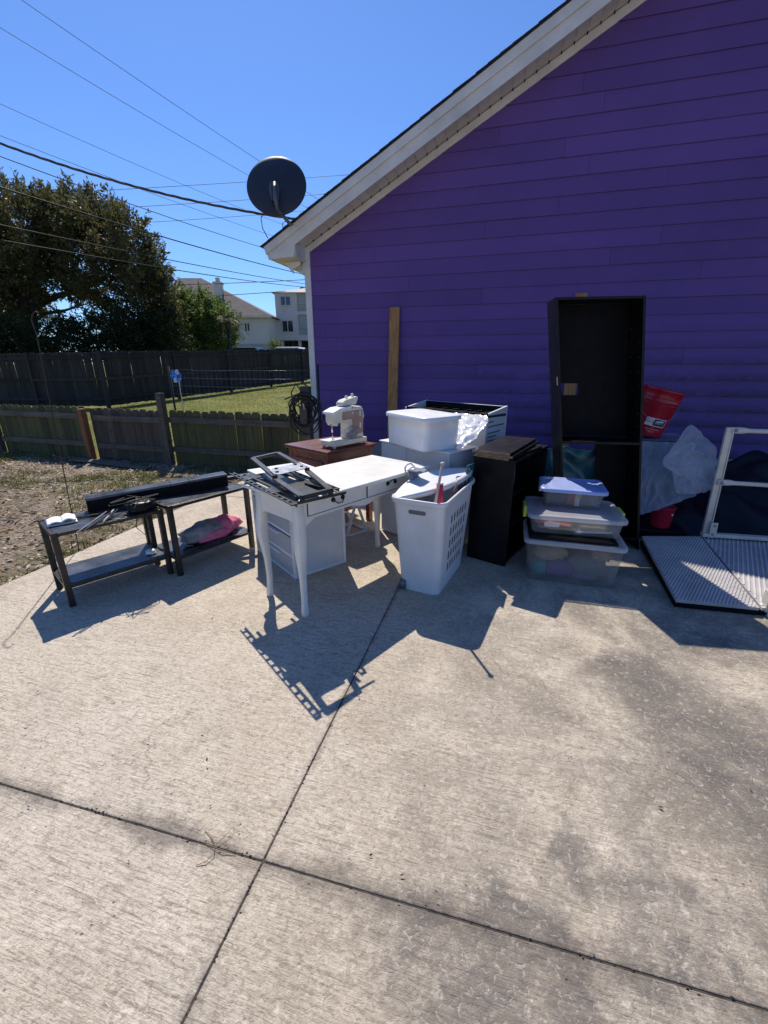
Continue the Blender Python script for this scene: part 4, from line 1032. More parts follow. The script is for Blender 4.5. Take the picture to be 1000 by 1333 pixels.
for x0, x1 in ((.085, .545), (.565, 1.035)):
    mb = MB(); mb.box(x0-.006, x1+.006, .0015, .0045, .635, .738); df = mb.build('drawer_gap', 'ink', desk)
    mb = MB(); mb.box(x0, x1, -.004, .02, .641, .732); df = mb.build('drawer_front', 'desk', desk, bevel=.002)
    cx = (x0+x1)/2-.01; mb = MB()
    mb.lathe([(.001, .012), (.011, .010), (.015, .004), (.015, 0)], 14, T=Matrix.Translation(Vector((cx-.038, -.004, .695)))@Matrix.Rotation(R(90), 4, 'X'))
    mb.lathe([(.001, .012), (.011, .010), (.015, .004), (.015, 0)], 14, T=Matrix.Translation(Vector((cx+.038, -.004, .695)))@Matrix.Rotation(R(90), 4, 'X'))
    sgn = -1 if x0 < .3 else 1
    mb.tube([(cx-.038, -.014, .695), (cx-.030, -.022, .695+sgn*.012), (cx-.014, -.026, .695+sgn*.024), (cx, -.028, .695+sgn*.020), (cx+.014, -.026, .695+sgn*.024), (cx+.030, -.022, .695+sgn*.012), (cx+.038, -.014, .695)], .0035, 7)
    mb.build('pull', 'pullmetal', df)

# ---- wall mount lying on the desk
ml = Vector((-1.10, 2.05, .765))
tv = thing('tv_wall_mount', 'black metal television wall mount with slotted rails laid on the left end of the desk', 'wall mount', ml)
def WB(mb, name, m, par, l, **k): return mb.build(name, m, par, T=Matrix.Translation(-Vector(l)), **k)
def P3(x, y, z): return Vector((x, y, z))
rd = Vector((-.82, .57, 0)).normalized(); rs = Vector((rd.y, -rd.x, 0))      # along the rails / towards the drawers' far end
A0 = Vector((-.985, 1.822, .787)); 
def slotrail(o, L, name, w=.034, step=.062):
    m = MB()
    m.bar(o-rs*(w/2-.004), o-rs*(w/2-.004)+rd*L, .008, .005); m.bar(o+rs*(w/2-.004), o+rs*(w/2-.004)+rd*L, .008, .005)
    n = int(L/step)
    for k in range(n+1): 
        q = o+rd*(k*step); m.bar(q-rs*w/2, q+rs*w/2, .020, .0055)
    m.bar(o+rs*w/2+P3(0, 0, -.009), o+rs*w/2+P3(0, 0, -.009)+rd*L, .003, .022)
    return WB(m, name, 'blackmount', tv, ml)
slotrail(A0, .84, 'slotted_rail'); slotrail(A0+rs*.32+rd*.10, .70, 'slotted_rail')
def rb(a, b, w=.034, h=.012, m=None, name='arm'):
    q = MB(); q.bar(a, b, w, h); q.bar(a+P3(0, 0, -.008)+rs*0, b+P3(0, 0, -.008), w*.3, .012); return WB(q, name, m or 'blackmount', tv, ml, bevel=.0015)
rb(A0+rs*-.01+rd*.02, A0+rs*.33+rd*.02, .010, .006, name='end_bar')
rb(A0+rs*.0+rd*.30, A0+rs*.33+rd*.30, .11, .006, name='cross_plate'); rb(A0+rs*.0+rd*.66, A0+rs*.33+rd*.66, .09, .006, name='cross_plate')
rb(A0+rs*.16+rd*.10, A0+rs*.16+rd*.68, .11, .008, name='centre_channel')
for q_ in (.055, .27): rb(A0+rs*q_+rd*.06, A0+rs*q_+rd*.76, .018, .008, name='inner_rail')
c1, c2, c3, c4 = P3(-1.646, 2.511, .842), P3(-1.579, 2.733, .842), P3(-1.157, 2.343, .838), P3(-1.255, 2.118, .838)
d1, d2 = P3(-.965, 1.875, .812), P3(-.875, 2.03, .812)
rb(c1, c4); rb(c2, c3); rb(c1, c2, .03); rb(c4+P3(.0, 0, -.012), d1); rb(c3+P3(0, 0, -.012), d2); rb(d1+(d1-d2)*.05, d2+(d2-d1)*.08, .022, .02, name='end_bar')
# bracket plate with chamfered corners over the pivot
q = MB(); u_ = (c3-c4); v_ = (c1-c4).normalized()*.14
pl = [c4+v_*.15, c4+v_*.8, c4+u_*.12+v_, c4+u_*.88+v_*1.0, c3+v_*.75, c3+v_*.1, c3-u_*.1-v_*.15, c4+u_*.1-v_*.15]
q.loft([[p+P3(0, 0, .008) for p in pl], [p+P3(0, 0, .013) for p in pl]]); WB(q, 'pivot_plate', 'steelgrey', tv, ml, bevel=.001)
q = MB()
for p in (c4+u_*.12+v_*.25, c3-u_*.12+v_*.25, c4+u_*.2+v_*.8, c3-u_*.2+v_*.8): q.lathe([(.011, 0), (.010, .006), (.001, .008)], 8, c=p+P3(0, 0, .013))
WB(q, 'bolts', 'blackmount', tv, ml)
for p in (c4, c3, d1, d2):
    q = MB(); q.lathe([(.013, -.022), (.013, .008), (.001, .010)], 10, c=p+P3(0, 0, .0)); WB(q, 'pivot', 'blackmount', tv, ml)
q = MB(); q.bar(A0+rs*.05+rd*.05, A0+rs*.14+rd*.30, .004, .03); q.bar(A0+rs*.25+rd*.12, A0+rs*.22+rd*.28, .004, .03); WB(q, 'inner_lugs', 'blackmount', tv, ml)

# ---- folded grey-blue strap bag hanging over the far front corner
sl_ = Vector((-.645, 2.782, .765))
jb_ = thing('cloth_strap', 'blue grey cloth strip with a looped handle draped over the right corner of the desk', 'strap', sl_, DA)
def cloth(u, v):
    x = (u-.5)*.10; s = v*.26
    if s < .10: y, z = -.02+.10-s-.09, .012+.006*math.sin(u*7)
    else: y, z = -.035-.004*math.sin(u*9), .012-(s-.10)
    y -= .01*math.sin(u*math.pi)+.006*math.sin(v*11+u*5)
    return (x*(1+.25*max(0, s-.1)*4*.3), y-.055, z)
sheet(10, 22, cloth).build('strip', 'jean', jb_, solid=.006)
mb = MB(); mb.tube([(-.055, -.06, .0), (-.05, -.05, .03), (-.02, -.04, .045), (.03, -.035, .045), (.05, -.05, .02), (.055, -.07, -.01)], .006, 7); mb.tube([(-.045, -.08, -.02), (-.045, -.075, .015), (-.01, -.07, .028), (.03, -.065, .025)], .005, 7); mb.build('handle', 'wplastic2', jb_)

# ---- plastic drawer cart behind the desk
cart = thing('drawer_cart', 'four tier white frame drawer cart with frosted drawers behind the left desk legs', 'drawer cart', (-1.345, 2.425, 0), R(144.8))
w_, d_, h_ = .66, .44, .665
mb = MB(); t_ = .022
for x in (0, w_-t_):
    for y in (-t_, -d_): mb.box(x, x+t_, y, y+t_, 0, h_)
for z in (0.0, .155, .32, .485, h_-.022):
    mb.box(t_, w_-t_, -t_*1.0, -.002, z, z+.02); mb.box(t_, w_-t_, -d_+.002, -d_+t_, z, z+.02)
for z in (0, h_-.022): mb.box(.002, t_, -d_+t_, -t_, z, z+.022); mb.box(w_-t_, w_-.002, -d_+t_, -t_, z, z+.022)
mb.build('frame', 'wplastic', cart, bevel=.003)
mb = MB(); mb.box(.010, .014, -d_+t_, -t_, .022, h_-.022); mb.build('side_panel', 'wplastic2', cart)
mb = MB(); mb.box(w_-.014, w_-.010, -d_+t_, -t_, .022, h_-.022); mb.build('side_panel', 'wplastic2', cart)
mb = MB(); mb.box(-.008, w_+.008, -d_-.006, .012, h_, h_+.014); mb.build('top', 'wplastic', cart, bevel=.004)
for z in (.022, .177, .342, .507):
    dz = .130
    mb = MB(); y1 = -.004; mb.box(t_+.002, w_-t_-.002, y1-.004, y1, z, z+dz); mb.box(t_+.002, w_-t_-.002, -d_+.03, -d_+.034, z, z+dz); mb.box(t_+.002, t_+.006, -d_+.034, y1-.004, z, z+dz); mb.box(w_-t_-.006, w_-t_-.002, -d_+.034, y1-.004, z, z+dz); mb.box(t_+.002, w_-t_-.002, -d_+.03, y1, z-.002, z+.002)
    dr = mb.build('drawer', 'frost', cart)
    mb = MB(); mb.box(w_*.32, w_*.68, -.004, .012, z+dz-.02, z+dz-.008); mb.build('handle', 'wplastic', dr, bevel=.002)

# ---- small folded white step frame under the desk
st = thing('step_stool', 'small white folding step frame standing under the desk behind the cart', 'step stool', (-1.30, 3.42, 0), R(55))
mb = MB(); 
for y in (-.12, .12):
    mb.bar((-.11, y, .01), (-.02, y, .26), .02, .02); mb.bar((.11, y, .01), (.02, y, .26), .02, .02); mb.bar((-.11, y, .012), (.11, y, .012), .018, .02)
for x in (-.11, .11): mb.bar((x, -.12, .012), (x, .12, .012), .018, .018)
mb.build('legs', 'wplastic', st, bevel=.003)
mb = MB(); mb.box(-.05, .05, -.14, .14, .26, .28); mb.build('step', 'wplastic', st, bevel=.004)

# ---- cherry sewing cabinet and sewing machine
rc = thing('sewing_cabinet', 'reddish brown cherry wood sewing cabinet behind the white desk', 'cabinet', (-1.40, 3.22, 0), R(64))
L_, D_, H_ = .60, .60, .76
mb = MB(); mb.box(.03, L_-.03, .03, D_-.03, .18, H_-.03); mb.build('body', 'redwood', rc, bevel=.003)
mb = MB(); mb.box(0, L_, 0, D_, H_-.016, H_); mb.box(.01, L_-.01, .01, D_-.01, H_-.032, H_-.0165); mb.build('top', 'redwood', rc, bevel=.005)
mb = MB(); mb.box(-.002, L_+.002, -.002, D_+.002, H_-.020, H_-.014); mb.build('top_edging', 'redwooddark', rc)
for x, y in ((.03, .03), (.03, D_-.075), (L_-.075, .03), (L_-.075, D_-.075)): mb = MB(); mb.box(x-.004, x+.045, y-.004, y+.045, 0, H_-.034); mb.build('leg', 'redwood', rc, bevel=.004)
mb = MB(); mb.box(.10, L_-.10, .018, .032, .27, H_-.10); mb.build('front_panel', 'redwood', rc, bevel=.006)
mb = MB(); mb.box(.018, .032, .10, D_-.10, .27, H_-.10); mb.build('side_panel', 'redwood', rc, bevel=.006)
# machine: local x towards the hand wheel end
sw = thing('sewing_machine', 'cream sewing machine with dusty pink front panel on the cherry cabinet', 'sewing machine', (-1.385, 3.345, .762), R(66))
mb = MB(); mb.prism(rrect(.42, .175, .012, 3, .21, .0875), .042, 'z', .018); mb.build('bed', 'cream', sw, bevel=.005)
for x, y in ((.02, .02), (.40, .02), (.02, .155), (.40, .155)): mb = MB(); mb.lathe([(.012, 0), (.015, .018)], 8, c=(x, y, 0)); mb.lathe([(.001, 0), (.012, 0)], 8, c=(x, y, 0)); mb.build('foot', 'cream', sw)
mb = MB(); mb.box(-.012, .14, -.006, .18, .060, .066); mb.build('needle_plate', 'wplastic', sw, bevel=.002)
mb = MB(); mb.prism([(.215, .060), (.40, .060), (.405, .30), (.385, .335), (.10, .325), (.035, .30), (.035, .29), (.055, .215), (.215, .205)], .115, 'y', .03); mb.build('arm', 'cream', sw, bevel=.010)
mb = MB(); mb.prism([(.02, .305), (.11, .335), (.25, .345), (.25, .325), (.11, .315), (.02, .285)], .135, 'y', .022); mb.build('top_cover', 'wplastic', sw, bevel=.006)
mb = MB(); mb.prism([(.135, .30), (.385, .305), (.39, .10), (.26, .09), (.25, .232), (.135, .232)], .005, 'y', .0245); fp = mb.build('front_panel', 'dustypink', sw, bevel=.002)
mb = MB(); mb.lathe([(.001, .008), (.007, .006), (.008, 0)], 12, T=Matrix.Translation(Vector((.255, .024, .285)))@Matrix.Rotation(R(90), 4, 'X')); mb.build('dial', 'labelwhite', fp)
for z in (.265, .16): mb = MB(); mb.prism([(p[0]+.35, p[1]+z+.01) for p in rrect(.016, .05, .0075, 4)], .006, 'y', .019); mb.build('stitch_dial', 'labelwhite', fp)
mb = MB(); mb.lathe([(.001, 0), (.045, .0), (.05, .008), (.05, .022), (.04, .028), (.001, .028)], 20, T=Matrix.Translation(Vector((.40, .09, .25)))@Matrix.Rotation(R(90), 4, 'Y')); mb.build('hand_wheel', 'cream', sw)
mb = MB(); mb.tube([(.06, .085, .29), (.06, .085, .13)], .0075, 8); mb.box(.048, .072, .07, .10, .19, .25); mb.tube([(.06, .085, .14), (.06, .085, .068)], .0022, 6); mb.bar((.05, .085, .075), (.08, .085, .072), .014, .004); mb.build('needle_bar', 'chrome', sw)
mb = MB(); mb.prism([(.035, .225), (.055, .19), (.085, .185), (.10, .21), (.12, .235), (.12, .29), (.035, .29)], .10, 'y', .036); mb.build('head', 'cream', sw, bevel=.006)
mb = MB(); mb.prism([(.16, .345), (.335, .352), (.365, .415), (.34, .42), (.20, .395), (.165, .375)], .085, 'y', .05); mb.build('thread_cover', 'cream', sw, bevel=.008)
for x, z in ((.25, .41), (.325, .425)): mb = MB(); mb.lathe([(.001, .02), (.013, .018), (.013, 0)], 10, c=(x, .09, z)); mb.build('knob', 'wplastic', sw)
# bag of accessories lying on the bed
ac = thing('accessory_bag', 'clear plastic bag of dark cords leaning on the sewing machine front', 'plastic bag', (-1.36, 3.44, .83), R(66))
def pouch(u, v):
    a = 2*math.pi*u; rr = math.sin(math.pi*min(.999, max(.001, v))); n_ = noise.noise(Vector((math.cos(a)*2, math.sin(a)*2, v*4)))*.02
    return (.10+math.cos(a)*(.11*rr+n_), -.015+math.sin(a)*(.030*rr+n_*.5), .005+.11*v+n_*.6)
sheet(24, 14, pouch).build('bag', 'clear', ac)
cr_ = random.Random(2); mb = MB()
for k in range(5):
    c = Vector((.07+.035*k*.6, -.012, .035)); mb.tube([c+Vector((math.cos(a)*(.022+.005*k), cr_.uniform(-.008, .008), math.sin(a)*(.018+.003*k))) for a in [2*math.pi*i/16 for i in range(16)]], .0035, 6, closed=True)
mb.build('cord', 'jean', ac)

# ---- white cabinet, bin on top, crate behind
wc = thing('white_cabinet', 'plain white two section plastic cabinet beneath the lidded white bin', 'cabinet', (-.38, 3.12, 0), math.atan2(.52, -.854))
# local x: towards the left end, local -y: away from the viewer
mb = MB(); mb.box(0, .44, -.35, 0, .01, .82); mb.build('right_section', 'wplastic2', wc, bevel=.004)
mb = MB(); mb.box(.446, .75, -.35, -.004, .01, .815); mb.build('left_section', 'wplastic2', wc, bevel=.004)
mb = MB(); mb.box(-.012, .762, -.36, .012, .8205, .835); mb.build('top', 'wplastic', wc, bevel=.005)
mb = MB(); mb.box(.02, .42, .0, .004, .04, .79); mb.build('front_panel', 'wplastic2', wc, bevel=.0015)
def tub(name, lbl, cat, loc, yaw, w, d, h, taper, m, lidm, lid_over=.012, lid_h=.028, r=.04, ajar=0, tub_kw=None, grp=None, wall=.003, recess=True):
    t = thing(name, lbl, cat, loc, yaw, grp)
    rings = []
    for z, k in ((0, 0), (.012, .15), (h*.5, .55), (h*.93, 1)):
        e = 1-taper*(1-k); rings.append([Vector((x, y, z)) for x, y in rrect(w*e, d*e, r, 5)])
    rings.append([Vector((x, y, h*.93)) for x, y in rrect(w+.018, d+.018, r+.006, 5)]); rings.append([Vector((x, y, h)) for x, y in rrect(w+.018, d+.018, r+.006, 5)])
    inn = [[Vector((x, y, h)) for x, y in rrect(w-.004, d-.004, r-.003, 5)]]
    for z, k in ((h*.5, .55), (.008, .1)):
        e = 1-taper*(1-k); inn.append([Vector((x, y, z)) for x, y in rrect(w*e-2*wall, d*e-2*wall, r-.002, 5)])
    mb = MB(); mb.loft(rings+inn, True, cap=False); n = len(rings[0]); mb.add(rings[0], [tuple(range(n))[::-1]]); mb.add(inn[-1], [tuple(range(n))])
    mb.build('tub', m, t)
    lw_, ld_ = w+.018+2*lid_over, d+.018+2*lid_over
    L = [[Vector((x, y, z)) for x, y in rrect(lw_-a, ld_-a, max(.010, r+.012-a*.25), 5)] for z, a in ((h-lid_h*.6, 0), (h+.006, 0), (h+.012, .012), (h+.012, .05), (h+.004 if recess else h+.014, .075), (h+.004 if recess else h+.016, .16 if w > .35 else .11), (h+.009 if recess else h+.017, .175 if w > .35 else .12))]
    mb = MB(); mb.loft(L, True, cap=False); mb.add(L[-1], [tuple(range(len(L[-1])))])
    Tl = Matrix.Identity(4)
    if ajar: Tl = Matrix.Translation(Vector((0, -ld_/2, h)))@Matrix.Rotation(ajar, 4, 'X')@Matrix.Translation(Vector((0, ld_/2, -h)))
    mb.build('lid', lidm, t, T=Tl)
    return t
# the local x of the bin runs towards the far left
ba = math.atan2(.69, -.72)
cb_ = Vector((-.56, 3.05, .836))+Vector((-.72, .69, 0)).normalized()*.27+Vector((.69, .72, 0)).normalized()*.17
wb = tub('storage_bin', 'large white lidded storage bin, topmost on the white cabinet', 'storage bin', cb_, ba, .56, .34, .245, .03, 'wplastic', 'wplastic', .006, .03, .055, recess=False, ajar=R(-1.2))
# crate
cx_, cy_ = Vector((-.86, .51, 0)).normalized(), Vector((.51, .86, 0)).normalized()
cr = thing('open_crate', 'tall white open topped case with black inner rim behind the white bin', 'case', (-.16, 3.83, 0), math.atan2(cx_.y, cx_.x))
# local x left, local -y = back
Lc, Dc, Hc = .98, .33, 1.06
for nm, b in (('right_panel', (0, .022, -Dc, 0)), ('left_panel', (Lc-.022, Lc, -Dc, 0))):
    mb = MB(); mb.prism([(b[2], .02), (b[3], .02), (b[3], Hc-.02), (b[2]+.0, Hc+.035)], b[1]-b[0], 'x', b[0]); sp_ = mb.build(nm, 'wplastic', cr, bevel=.004)
    if nm == 'right_panel': rp_ = sp_
mb = MB(); mb.box(.022, Lc-.022, -Dc, -Dc+.02, .02, Hc+.03); mb.build('back_panel', 'wplastic2', cr, bevel=.003)
mb = MB(); mb.box(.022, Lc-.022, -.02, -.002, .02, Hc-.13); mb.build('front_panel', 'wplastic', cr, bevel=.003)
mb = MB(); mb.box(.022, Lc-.022, -Dc+.02, -.02, Hc-.14, Hc-.125); mb.box(.022, Lc-.022, -Dc+.02, -Dc+.03, Hc-.125, Hc+.028); mb.box(.0, Lc-.022, -.02, .004, Hc-.045, Hc-.012); mb.build('rim', 'black', cr, bevel=.002)
for x in (.12, .24, .36, .50, .62, .75, .86): mb = MB(); mb.box(x, x+.010, -Dc+.03, -.02, Hc-.125, Hc-.02); mb.build('divider', 'blackmetal', cr)
mb = MB(); mb.box(-.003, -.0, -Dc+.03, -.02, Hc-.05, Hc-.03)
mb.build('label_bar', 'ink', rp_, T=None)
for z, y0, y1 in ((.965, -.03, -.11), (.925, -.03, -.26), (.87, -.03, -.23), (.835, -.03, -.17), (.80, -.03, -.2)):
    mb = MB(); mb.add([(-.0025, y0, z), (-.0025, y1, z+.012*abs(y1-y0)/.1*.3), (-.0025, y1, z+.010+.012*abs(y1-y0)/.1*.3), (-.0025, y0, z+.010)], [(0, 1, 2, 3)]); mb.build('printed_line', 'inkgrey', rp_, solid=.001)
mb = MB(); mb.ball((-.003, -.27, .94), .010, 8, (.3, 1, 1)); mb.build('printed_dot', 'inkgrey', rp_)
# crumpled film from cabinet top up to the crate rim
fl = thing('plastic_film', 'crumpled clear plastic film sloping between the white bin and the case rim', 'plastic film', (-.38, 3.25, .84))
def film(u, v):
    a = Vector((-.28, 3.21, .842)).lerp(Vector((-.80, 3.52, .842)), u); b = Vector((-.165, 3.80, 1.01)).lerp(Vector((-.80, 4.16, 1.01)), u)
    p = a.lerp(b, v); p.x += .075*math.sin(math.pi*v)*(1-u)**2; p.z += .045*math.sin(math.pi*v)*(1+.3*math.sin(u*9))
    q = Vector((u*9, v*7, 0)); r_ = 1-abs(noise.noise(q))*2; r3 = 1-abs(noise.noise(q*2.3+Vector((5, 2, 1))))*2
    p.z += r_*.022+r3*.011; p.y += noise.noise(q*1.3)*.02; return p-Vector((-.38, 3.25, .84))
sheet(60, 46, film, True).build('film', 'shrink', fl)

# ---- black bookshelf with boards on top
SA = R(69)
bs = thing('small_bookshelf', 'low black bookshelf standing end on with loose boards on top', 'bookshelf', (.09, 3.037, 0), SA)
Ls, Ds, Hs = .74, .315, .80
for x in (0, Ls-.018): mb = MB(); mb.box(x, x+.018, 0, Ds, 0, Hs); mb.build('end_panel', 'blackwood', bs, bevel=.0015)
mb = MB(); mb.box(-.004, Ls+.004, -.004, Ds+.002, Hs+.0005, Hs+.018); mb.build('top', 'blackwood', bs, bevel=.0015)
for z in (.03, .30, .55): mb = MB(); mb.box(.019, Ls-.019, .006, Ds-.008, z, z+.018); mb.build('shelf', 'blackwood', bs, bevel=.001)
mb = MB(); mb.box(.019, Ls-.019, Ds-.006, Ds-.001, .01, Hs-.001); mb.build('back_panel', 'black', bs)
mb = MB(); mb.box(.019, Ls-.019, .02, .03, 0, .03); mb.build('kick_board', 'blackwood', bs)
for i, (x, y, z, a, lbl) in enumerate(((-.05, .03, Hs+.0195, R(-3), 'black shelf board with raw brown edge, lowest on the low bookshelf'), (-.06, .0, Hs+.040, R(4.5), 'black shelf board with raw brown edge, middle on the low bookshelf'), (-.075, .015, Hs+.0605, R(5), 'glossy black shelf board, topmost on the low bookshelf'))):
    pos = Matrix.Rotation(SA, 4, 'Z')@Vector((x, y, z))+Vector((.09, 3.037, 0))
    t = thing('shelf_board', lbl, 'board', pos, SA+a, 'loose black boards on the low bookshelf')
    Lb, Wb = (.74, .27) if i else (.62, .25)
    mb = MB(); mb.box(0, Lb, .0, Wb, 0, .0175); mb.build('board', 'blackwood', t, bevel=.001)
    mb = MB(); mb.box(-.0012, 0, .001, Wb-.001, .001, .0165); mb.build('raw_edge', 'chipedge', t)

# ---- laundry hamper
HA = math.atan2(.588, .107)
hc = Vector((-.415, 2.77, 0))
hp_ = thing('laundry_hamper', 'tall white rolling laundry hamper with slotted side and tilted lid', 'laundry hamper', hc, HA)
# local x: long direction (away), local -y: slotted side
hw0, hd0, hw1, hd1, hh = .56, .275, .70, .345, .665
def hring(w, d, r, z, lean=0): return [Vector((x+lean, y, z)) for x, y in rrect(w, d, r, 5)]
def hsz(z): t = z/hh; return hw0+(hw1-hw0)*t, hd0+(hd1-hd0)*t
# body built as four walls so that the slots are real holes
def wallpts(z, ins): w, d = hsz(z); return w-2*ins, d-2*ins
mb = MB()
R_ = .05
zs = [0.012, .06, .11]+[.11+.43*i/12 for i in range(1, 13)]+[.56, .60, .64]
# perimeter columns: long flat side y=-d/2 is subdivided for slots
def perim(z, ins=0):
    w, d = wallpts(z, ins); r = R_-ins; P = []
    K = 18
    for k in range(6): a = R(180+90*k/5); P.append((-w/2+r+r*math.cos(a), -d/2+r+r*math.sin(a)))
    for k in range(1, K): P.append((-w/2+r+(w-2*r)*k/K, -d/2))
    for k in range(6): a = R(270+90*k/5); P.append((w/2-r+r*math.cos(a), -d/2+r+r*math.sin(a)))
    for k in range(6): a = R(90*k/5); P.append((w/2-r+r*math.cos(a), d/2-r+r*math.sin(a)))
    for k in range(6): a = R(90+90*k/5); P.append((-w/2+r+r*math.cos(a), d/2-r+r*math.sin(a)))
    return [Vector((x, y, z)) for x, y in P]
def isslot(ci, ri): 
    # slot cells: alternate columns in the flat side, alternate rows
    return 8 <= ci <= 19 and (ci % 2 == 0) and 3 <= ri <= 13 and (ri % 2 == 1)
zrow = [0.0, .03, .07, .12]; 
for k in range(5): zrow += [.12+.088*k+.060, .12+.088*k+.088]
zrow += [.60, .635, hh]
nP = len(perim(0))
for ins, flip in ((0, False), (.003, True)):
    rows = [perim(z, ins) for z in zrow]; vs = [p for r_ in rows for p in r_]; fs = []
    for i in range(len(zrow)-1):
        for c in range(nP):
            if i in (3, 5, 7, 9, 11) and 9 <= c <= 19 and c % 2 == 1: continue
            fs.append((i*nP+c, i*nP+(c+1) % nP, (i+1)*nP+(c+1) % nP, (i+1)*nP+c))
    mb.add(vs, fs, False)
b0 = perim(0); mb.add([p+Vector((0, 0, .002)) for p in b0], [tuple(range(nP))])
body = mb.build('body', 'hamper', hp_)
for p_ in body.data.polygons: p_.use_smooth = False
rw, rd_ = hsz(hh)
rim = MB(); rl = [[Vector((x, y, z)) for x, y in rrect(rw+a, rd_+a, R_+a/2, 6)] for z, a in ((hh-.035, .004), (hh-.030, .022), (hh-.006, .030), (hh+.004, .024), (hh+.004, .004), (hh-.02, -.006))]
rim.loft(rl, True, cap=False); rim.build('rim', 'hamper', hp_)
mb = MB(); xw = -hsz(.60)[0]/2
pts = [Vector((xw-.0025-.0, y, z)) for y, z in rrect(.115, .026, .012, 5, -.0, .585)]
mb.loft([pts, [p+Vector((.002, 0, 0)) for p in pts]]); mb.build('hand_slot', 'dishgrey', hp_)
for y in (.135, -.135):
    if y < 0: continue
    mb = MB(); mb.lathe([(.001, -.016), (.036, -.02), (.038, 0), (.036, .02), (.001, .02)], 18, T=Matrix.Translation(Vector((-hw0/2+.004, y-.026, .038)))@Matrix.Rotation(R(90), 4, 'X')); mb.build('wheel', 'dishgrey', hp_)
# lid pushed aside, near end low, far right end raised
lidw, lidd = .77, .25
def lidfn(u, v):
    x = (u-.5)*lidw; y = (v-.5)*lidd*(1-.93*abs(2*u-1)**2.0)
    return (x, y, .022*(1-(2*u-1)**2))
L = MB(); n1 = 22; n2 = 10
s1 = sheet(n1, n2, lidfn); 
Tl = Matrix.Translation(Vector((.005, .005, hh+.032)))@Matrix.Rotation(R(-23), 4, 'Z')@Matrix.Rotation(R(-5), 4, 'Y')@Matrix.Rotation(R(7), 4, 'X')
s1.build('lid', 'hamper', hp_, T=Tl, solid=.004)
edge = [Vector(lidfn(i/30, 0)) for i in range(31)]+[Vector(lidfn(1-i/30, 1)) for i in range(31)]
mb = MB(); n = len(edge); mb.add([Tl@p for p in edge]+[Tl@(p+Vector((0, 0, -.028))) for p in edge], [(i, (i+1) % n, (i+1) % n+n, i+n) for i in range(n)], True); mb.build('lid_skirt', 'hamper', hp_, solid=.003)
def HL(x, y, z): return Matrix.Translation(hc)@Matrix.Rotation(HA, 4, 'Z')@Vector((x, y, z))
a_, b_ = Vector((-.405, 2.505, .42)), Vector((-.325, 2.375, .915))
t = thing('curtain_rod', 'beige rod with a round cap sticking up out of the hamper', 'rod', a_); mb = MB(); mb.tube([(0, 0, 0), b_-a_], .0078, 10); mb.build('shaft', 'stick', t); mb = MB(); mb.ball(b_-a_, .0145, 8, (1, 1, .7)); mb.build('cap', 'stick', t)
a_, b_ = HL(-.17, -.09, .45), HL(-.15, -.075, .735)
t = thing('wrapping_roll', 'red roll of wrapping with a white rolled end in the hamper', 'paper roll', a_); mb = MB(); mb.tube([(0, 0, 0), b_-a_], .022, 14); mb.build('roll', 'redpaper', t); mb = MB(); d_v = (b_-a_).normalized(); mb.tube([b_-a_-d_v*.004, b_-a_+d_v*.004], .024, 14); mb.build('white_end', 'labelwhite', t)
t = thing('teal_board', 'teal patterned board leaning inside the right side of the hamper', 'board', HL(.24, -.135, .44), HA)
mb = MB(); Tt = Matrix.Rotation(R(6), 4, 'Y')@Matrix.Rotation(R(3), 4, 'X'); mb.box(-.07, .10, -.006, .006, 0, .34); mb.build('panel', 'teal', t, T=Tt, bevel=.002)
mb = MB(); g3 = random.Random(9)
for k in range(9): x, z = g3.uniform(-.05, .10), g3.uniform(.12, .34); mb.lathe([(.001, 0), (.013, 0), (.013, -.002)], 7, T=Tt@Matrix.Translation(Vector((x, -.0065, z)))@Matrix.Rotation(R(90), 4, 'X'))
mb.build('pattern', 'labelwhite', t)
t = thing('pink_print_cloth', 'pale cloth with dark red print tucked in the hamper beside the teal board', 'cloth', HL(.10, -.085, .46), HA)
sheet(14, 14, lambda u, v: ((u-.5)*.24, -.04+.015*math.sin(u*9+v*4), v*.27-.04*abs(u-.5))).build('cloth', pm('printed_cloth', (.46, .42, .43), .85, var=.3, scale=22, col2=(.22, .05, .08), bump=.3), t, solid=.004)

# ---- clear tubs
def rumple(name, lbl, c, s, m, seed, yaw=0, cat='clothes', grp='clothes packed in the bottom clear tub'):
    t = MB()
    def f(u, v):
        a = 2*math.pi*u; b = math.pi*(v*.998+.001); d = Vector((math.cos(a)*math.sin(b), math.sin(a)*math.sin(b), math.cos(b)))
        k = 1+.22*noise.noise(d*2.2+Vector((seed, 0, 0)))+.10*(1-abs(noise.noise(d*5+Vector((0, seed, 0))))*2)
        e = .55; d2 = Vector((math.copysign(abs(d.x)**e, d.x), math.copysign(abs(d.y)**e, d.y), math.copysign(abs(d.z)**.7, d.z)))
        return (d2.x*s[0]*k, d2.y*s[1]*k, d2.z*s[2]*k)
    o = sheet(36, 24, f).build(name, m, None); o.location = c; o.rotation_euler = (0, 0, yaw); return tag(o, lbl, cat, grp)
M['clothteal'] = pm('teal_cloth', (.03, .22, .24), .9, var=.2, scale=9, bump=.4, bscale=40)
M['clothpurple'] = pm('purple_cloth', (.17, .08, .22), .9, var=.2, scale=9, bump=.4, bscale=40)
M['clothgrey'] = pm('slate_cloth', (.11, .13, .14), .9, var=.25, scale=9, bump=.4, bscale=40)
M['clothtan'] = pm('tan_cloth', (.34, .27, .20), .9, var=.25, scale=9, bump=.4, bscale=40)
M['paperpink'] = pm('salmon_paper', (.55, .16, .14), .8, var=.15, bump=.1)
t1_ = tub('clear_tub', 'large clear tub of clothes, bottom of the stack of three', 'storage tub', (.525, 3.085, 0), R(0), .62, .42, .30, .09, 'clear', 'clearlid', .008, .03, .035, grp='stacked clear tubs')
